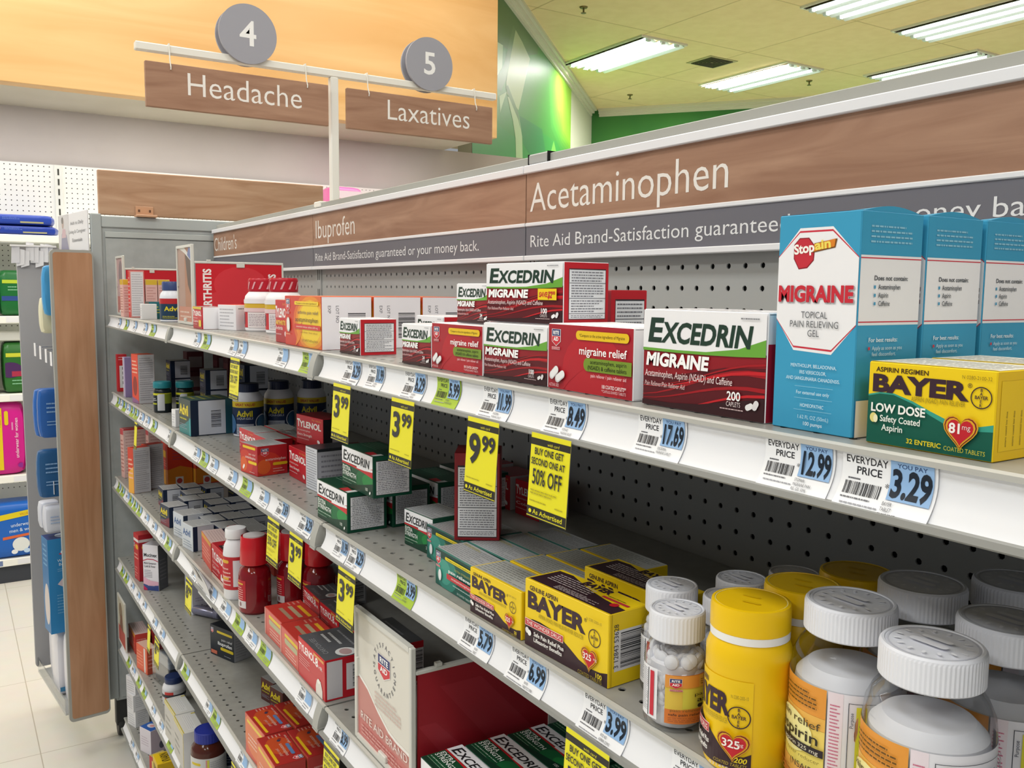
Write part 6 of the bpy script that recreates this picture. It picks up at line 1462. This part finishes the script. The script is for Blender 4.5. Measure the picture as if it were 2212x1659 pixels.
for i, (x, z, col, lb) in enumerate(((-.16, .985, '#2f66b4', 'blue pouch hanging on the side rack under the row of hooks'), (-.10, .99, '#2b5ea8', 'darker blue pouch hanging beside the first one on the side rack'), (-.13, .80, '#2a5a8c', 'blue green pouch hanging lower on the side rack'), (-.08, 1.30, '#4a9ad0', 'light blue card hanging high on the side rack'))):
    soft('hanging_pouch', .035, .085, .15, col, i + 2, lb, (*onrack(x, (-.108, -.108, -.112, -.085)[i]), (.985, .99, .80, 1.36)[i]), R(6.1), [('f', .2, .5, .8, .8, 3, '#8ab0dc', 3), ('f', .2, .2, .7, .35, 2, '#8ab0dc', 5)], group='pouches on the side rack')
soft('foam_pad', .05, .075, .11, '#ddd8b8', 8, 'cream foam pad in a clear bag on the side rack', (*onrack(-.14, -.088), 1.305), R(6.1), cat='pad')
for i, x in enumerate((-.20, -.13)):
    soft('white_packet', .05, .06, .085, '#cfd2de', 12 + i, ['pale packet hanging below the blue pouches, farther one', 'pale packet hanging below the blue pouches, nearer one'][i], (*onrack(x, -.112), .690), R(6.1), [('f', .2, .3, .8, .7, 3, '#9ab0d4', 3)], group='pale packets on the side rack')
t = thing('white_tube', 'upright white tube hanging in the side rack', 'tube', (*onrack(-.235, -.100), .80), 0)
m = MB(); m.lathe([(.010, 0), (.012, .004), (.012, .10), (.008, .112)], M('#e2e2e4', .35), 18); m.build('body', t); m = MB(); m.lathe([(.007, .112), (.007, .13), (.006, .132)], M('#c9c9cc', .35), 14); m.build('cap', t)
# blue bed pad carton and white packs below it
kind('bedpad', .075, .30, .085, '#2f7cb4', [('r', 0, 0, 1, 1, '#2a6fa6'), ('f', .2, .7, .8, .95, 5, '#7fb0d4', 3), ('e', .6, .3, .1, .22, '#cfc4c0')],
     [('r', 0, 0, 1, 1, '#2f7fb8'), ('t', 'Carex', .42, .84, .035, '#e6ecf4', {'b': .04, 'w': .42, 's': .1}), ('p', [(.36, .835), (.5, .83), (.4, .85)], '#b83a4a'), ('t', 'Washable', .30, .755, .028, '#d6e6f2', {'w': .62}), ('t', 'Bed Pad', .34, .715, .028, '#d6e6f2', {'w': .54}), ('f', .3, .65, .9, .69, 2, '#7fb0d4', 3),
      ('p', [(.28, .52), (.62, .63), (.95, .58), (.55, .47)], '#cdbfc6'), ('f', .25, .2, .9, .42, 7, '#6aa4cf', 4)], [('r', 0, 0, 1, 1, '#27386e'), ('e', .5, .6, .3, .25, '#c9d4e2')])
x, y = onrack(-.135, -.150)
put('bedpad', x - .04, y + .004, .372, 'tall blue bed pad carton standing in the side rack', 8)
for i, (dx, dy, hh, lb) in enumerate(((-.075, -.085, .222, 'white plastic pack in the rack tray, nearest the wood side'), (-.075, -.038, .222, 'white plastic pack in the rack tray behind the near one'), (-.19, -.085, .215, 'white plastic pack in the middle of the rack tray'), (-.30, -.07, .20, 'white plastic pack at the far end of the rack tray'))):
    soft('tray_pack', .095, .044 if i < 2 else .07, hh, '#dcdbe2', 20 + i, lb, (*onrack(dx, dy), .147), R(6.1), [('f', .25, .3, .4, .7, 8, '#c07a90', 3), ('f', .5, .2, .7, .75, 9, '#8c90a4', 4), ('r', .0, .0, 1, .08, '#4a8ab4')], group='white packs in the rack tray')
# small framed notice on top of the rack
t = thing('rack_notice', 'pale notice card with a standing figure on top of the side rack', 'sign', (-2.205, -.423, 1.556), R(6.8))
m = MB(); m.box(0, .36, -.002, .002, 0, .122, M('#e2e1e4', .4), ch=.0008)
art(m, Face((0, -.002, 0), (1, 0, 0), (0, 0, 1), .36, .122), [('r', .0, 0, .38, 1, '#c9c6c8'), ('p', [(.08, 0), (.38, 0), (.3, .45), (.2, .62), (.12, .5)], '#8a88a0'), ('p', [(.12, .4), (.28, .4), (.26, .62), (.16, .64)], '#c4a4ac'), ('e', .17, .78, .11, .14, '#b39c94'), ('e', .16, .86, .11, .09, '#6a6460'),
    ('t', 'Aids to Daily', .66, .70, .085, '#8a8a8e', {'a': 'c', 'w': .44}), ('t', 'Living & Caregiver', .66, .48, .085, '#8a8a8e', {'a': 'c', 'w': .56}), ('t', 'Essentials', .66, .26, .085, '#8a8a8e', {'a': 'c', 'w': .34, 'b': .01})], .0003)
m.build('card', t)
m = MB(); m.box(.02, .34, -.012, .012, -.004, .003, CLEAR); m.build('foot', t)
mb = MB(); rnd = random.Random(9)
for k in range(9):
    x0 = -.06 + .014 * k; a = rnd.random() * .03
    mb.add([(.001, x0, .07 + a), (.004 + .004 * rnd.random(), x0 + .022, .065 + a), (.006, x0 + .020, .02 + a * .5), (.003, x0 - .004, .012 + a)], [(0, 1, 2, 3)], M(random.Random(k).choice(['#dedde0', '#d2d1d6', '#e6e5e8']), .6))
mb.box(.001, .008, -.065, .07, .0805, .086, M('#eceaea', .5))
tag(mb.build('paper_scraps', None, (*onrack(-.4075, -.086), 1.495), R(6.1)), 'row of torn white label scraps on top of the far side of the rack', 'paper')

# ------------------------------------------------------------------ wall gondola across the far aisle
wg = thing('wall_gondola', 'cream wall gondola with pegboard back across the far aisle', 'gondola', (-4.11, 0, 0))
PW = M('#f2f2ec', .55)
m = MB()
ysl = [-.95 + .0254 * k for k in range(46)]
zr = [2.058 - .0254 * k for k in range(66)]
perf(m, ysl, zr, .0254, .0030, lambda a, b, d: (.012 - d, a, b), PW)
ysr = [.24 + .0254 * k for k in range(96)]
perf(m, ysr, zr[:15], .0254, .0030, lambda a, b, d: (.012 - d, a, b), PW)
for a, b, c, d in ((-2.4, -.95 - .0127, .1, 2.07), (ysl[-1] + .0127, .24 - .0127, .1, 2.07), (ysr[-1] + .0127, 2.72, .1, 2.07), (.24 - .0127, ysr[-1] + .0127, .1, zr[14] - .0127), (-.9627, ysl[-1] + .0127, .1, zr[-1] - .0127)):
    m.add([(.012, a, c), (.012, b, c), (.012, b, d), (.012, a, d)], [(0, 1, 2, 3)], PW)
m.box(-.008, .006, -2.4, 2.7, .1, 2.068, M('#5c5c58', .9)); m.build('back_panel', wg)
for y in (-1.14, -.225, .69, 1.60):
    m = MB(); m.box(.010, .022, y - .018, y + .018, .1, 2.07, M('#e9eae2', .5))
    for k in range(38):
        z = 2.05 - .0508 * k
        m.box(.0222, .0228, y - .004, y + .004, z - .032, z, M('#4a4a44', .9))
    m.build('upright', wg)
m = MB(); m.box(0, .335, -2.4, 2.2, 0, .085, M('#3a3d44', .6)); m.build('kick_base', wg)
for k, (z, nm) in enumerate(((1.690, 'uppermost'), (1.303, 'second'), (.927, 'third'), (.530, 'fourth'), (.118, 'lowest'))):
    s = thing('wall_shelf', f'cream shelf across the far aisle, {nm} of the wall gondola', 'shelf', (-4.098, 0, z), 0, 'cream shelves of the wall gondola')
    for y0, y1 in ((-1.138, -.227), (-.223, .688), (.692, 1.60)):
        m = MB(); m.box(.012, .325, y0, y1, -.02, 0, CREAM, ch=.002); m.build('deck', s)
        m = MB(); m.box(.325, .335, y0, y1, -.034, .002, M('#f1f0e8', .45), ch=.003)
        art(m, Face((.335, y0, -.034), (0, 1, 0), (0, 0, 1), y1 - y0, .036), [('r', .3 + .13 * j, .15, .36 + .13 * j, .85, c) for j, c in enumerate(('#9fb83a', '#dfe4ee', '#6f7fa8', '#e6e6ea'))][:(4 if k > 0 else 1)], .0003)
        m.build('price_rail', s)
BLU = [('r', .5, .15, .9, .32, '#a8a47a'), ('e', .12, .65, .1, .1, '#c48aa0'), ('f', .2, .5, .5, .8, 2, '#6a86d8', 3)]
def wpack(x, y, z, w, d, h, col, seed, label, items, group):
    return soft('wall_pack', d, w, h, col, seed, label, (x, y, z), 0, items, 'package', group, .08)
wpack(-3.90, -.42, 1.691, .32, .26, .046, '#27409c', 3, 'blue plastic pack lying on the uppermost cream shelf, lower of two', BLU, 'blue packs')
wpack(-3.90, -.43, 1.737, .31, .26, .052, '#2c48a8', 5, 'blue plastic pack lying on top of another, uppermost cream shelf', BLU, 'blue packs')
GRN = [('r', .05, .75, .9, .84, '#b8cc3a'), ('r', 0, .3, 1, .42, '#2f4a8a'), ('f', .3, .55, .8, .7, 2, '#8ac49a', 3)]
for i, (y, c) in enumerate(((-.475, '#1d6a34'), (-.60, '#22502e'), (-.35, '#1d6034'))):
    wpack(-3.90, y, 1.304, .115, .2, .22, c, 7 + i, ['dark green pack on the second cream shelf, beside the rack edge', 'dark green pack on the second cream shelf at the picture edge', 'dark green pack on the second cream shelf behind the rack'][i], GRN, 'green packs')
PUR = [('r', .05, .75, .9, .84, '#c8cc3a'), ('e', .25, .45, .25, .18, '#4a2a5a'), ('r', .3, .3, .95, .42, '#a8304a'), ('f', .3, .1, .9, .25, 2, '#8ac49a', 3)]
for i, y in enumerate((-.475, -.60)):
    wpack(-3.90, y, .928, .115, .2, .25, '#2f6a2c', 14 + i, ['green pack with purple print on the third cream shelf', 'green pack with white handle top at the picture edge, third cream shelf'][i], PUR, 'green packs with purple print')
wpack(-3.88, -.50, 1.18, .16, .14, .05, '#dcdcd6', 30, 'white folded packet on top of the green packs', [], None)
wpack(-3.86, -.57, .531, .26, .16, .36, '#cf1f8a', 18, 'bright pink underwear pack standing on the fourth cream shelf', [('r', .50, .0, .61, 1, '#e0c41f'), ('t', 'VALUE PACK', .59, .68, .06, '#b8602a', {'r': 90, 'w': .35}), ('rr', .66, .72, .74, .95, '#e0c41f'), ('t', 'underwear for women', .93, .18, .05, '#f6dcea', {'r': 90, 'w': .95}), ('f', .8, .55, .84, .9, 1, '#e89ac8', 3), ('e', .97, .06, .05, .04, '#8a2a8a')], None)
wpack(-3.86, -.385, .531, .10, .16, .33, '#1c5040', 19, 'dark green pack beside the bright pink one', [('f', .1, .5, .4, .8, 3, '#9ac4a4', 3)], None)
wpack(-3.86, -.52, .119, .30, .18, .275, '#1d62bc', 22, 'bright blue underwear pack on the lowest cream shelf', [('p', [(0, .70), (1, .84), (1, .96), (0, .82)], '#e0c820'), ('t', 'VALUE PACK', .62, .82, .05, '#b8602a', {'w': .3, 'r': 5}), ('t', 'underwear for', .45, .58, .075, '#d8e6f6', {'w': .52, 'r': 4}), ('t', 'men & women', .42, .46, .075, '#d8e6f6', {'w': .55, 'r': 4}), ('p', [(.3, .32), (1, .40), (1, .45), (.3, .38)], '#d8683a'), ('e', .62, .2, .16, .15, '#dfe2e0'), ('e', .5, .05, .06, .05, '#e6e8ea'), ('e', .72, .05, .06, .05, '#bcd4ee')], None)
wpack(-3.88, 1.235, 1.691, .22, .2, .345, '#d86aa0', 25, 'pink and white pack standing behind the sign post', [('r', 0, .85, 1, 1, '#f0dce6'), ('r', 0, .55, 1, .66, '#f0dce6'), ('e', .85, .6, .08, .1, '#ffffff')], 'pink packs')
wpack(-3.88, 1.50, 1.691, .28, .2, .255, '#c02a6a', 26, 'magenta pack lying beside the pink and white one', [], 'pink packs')
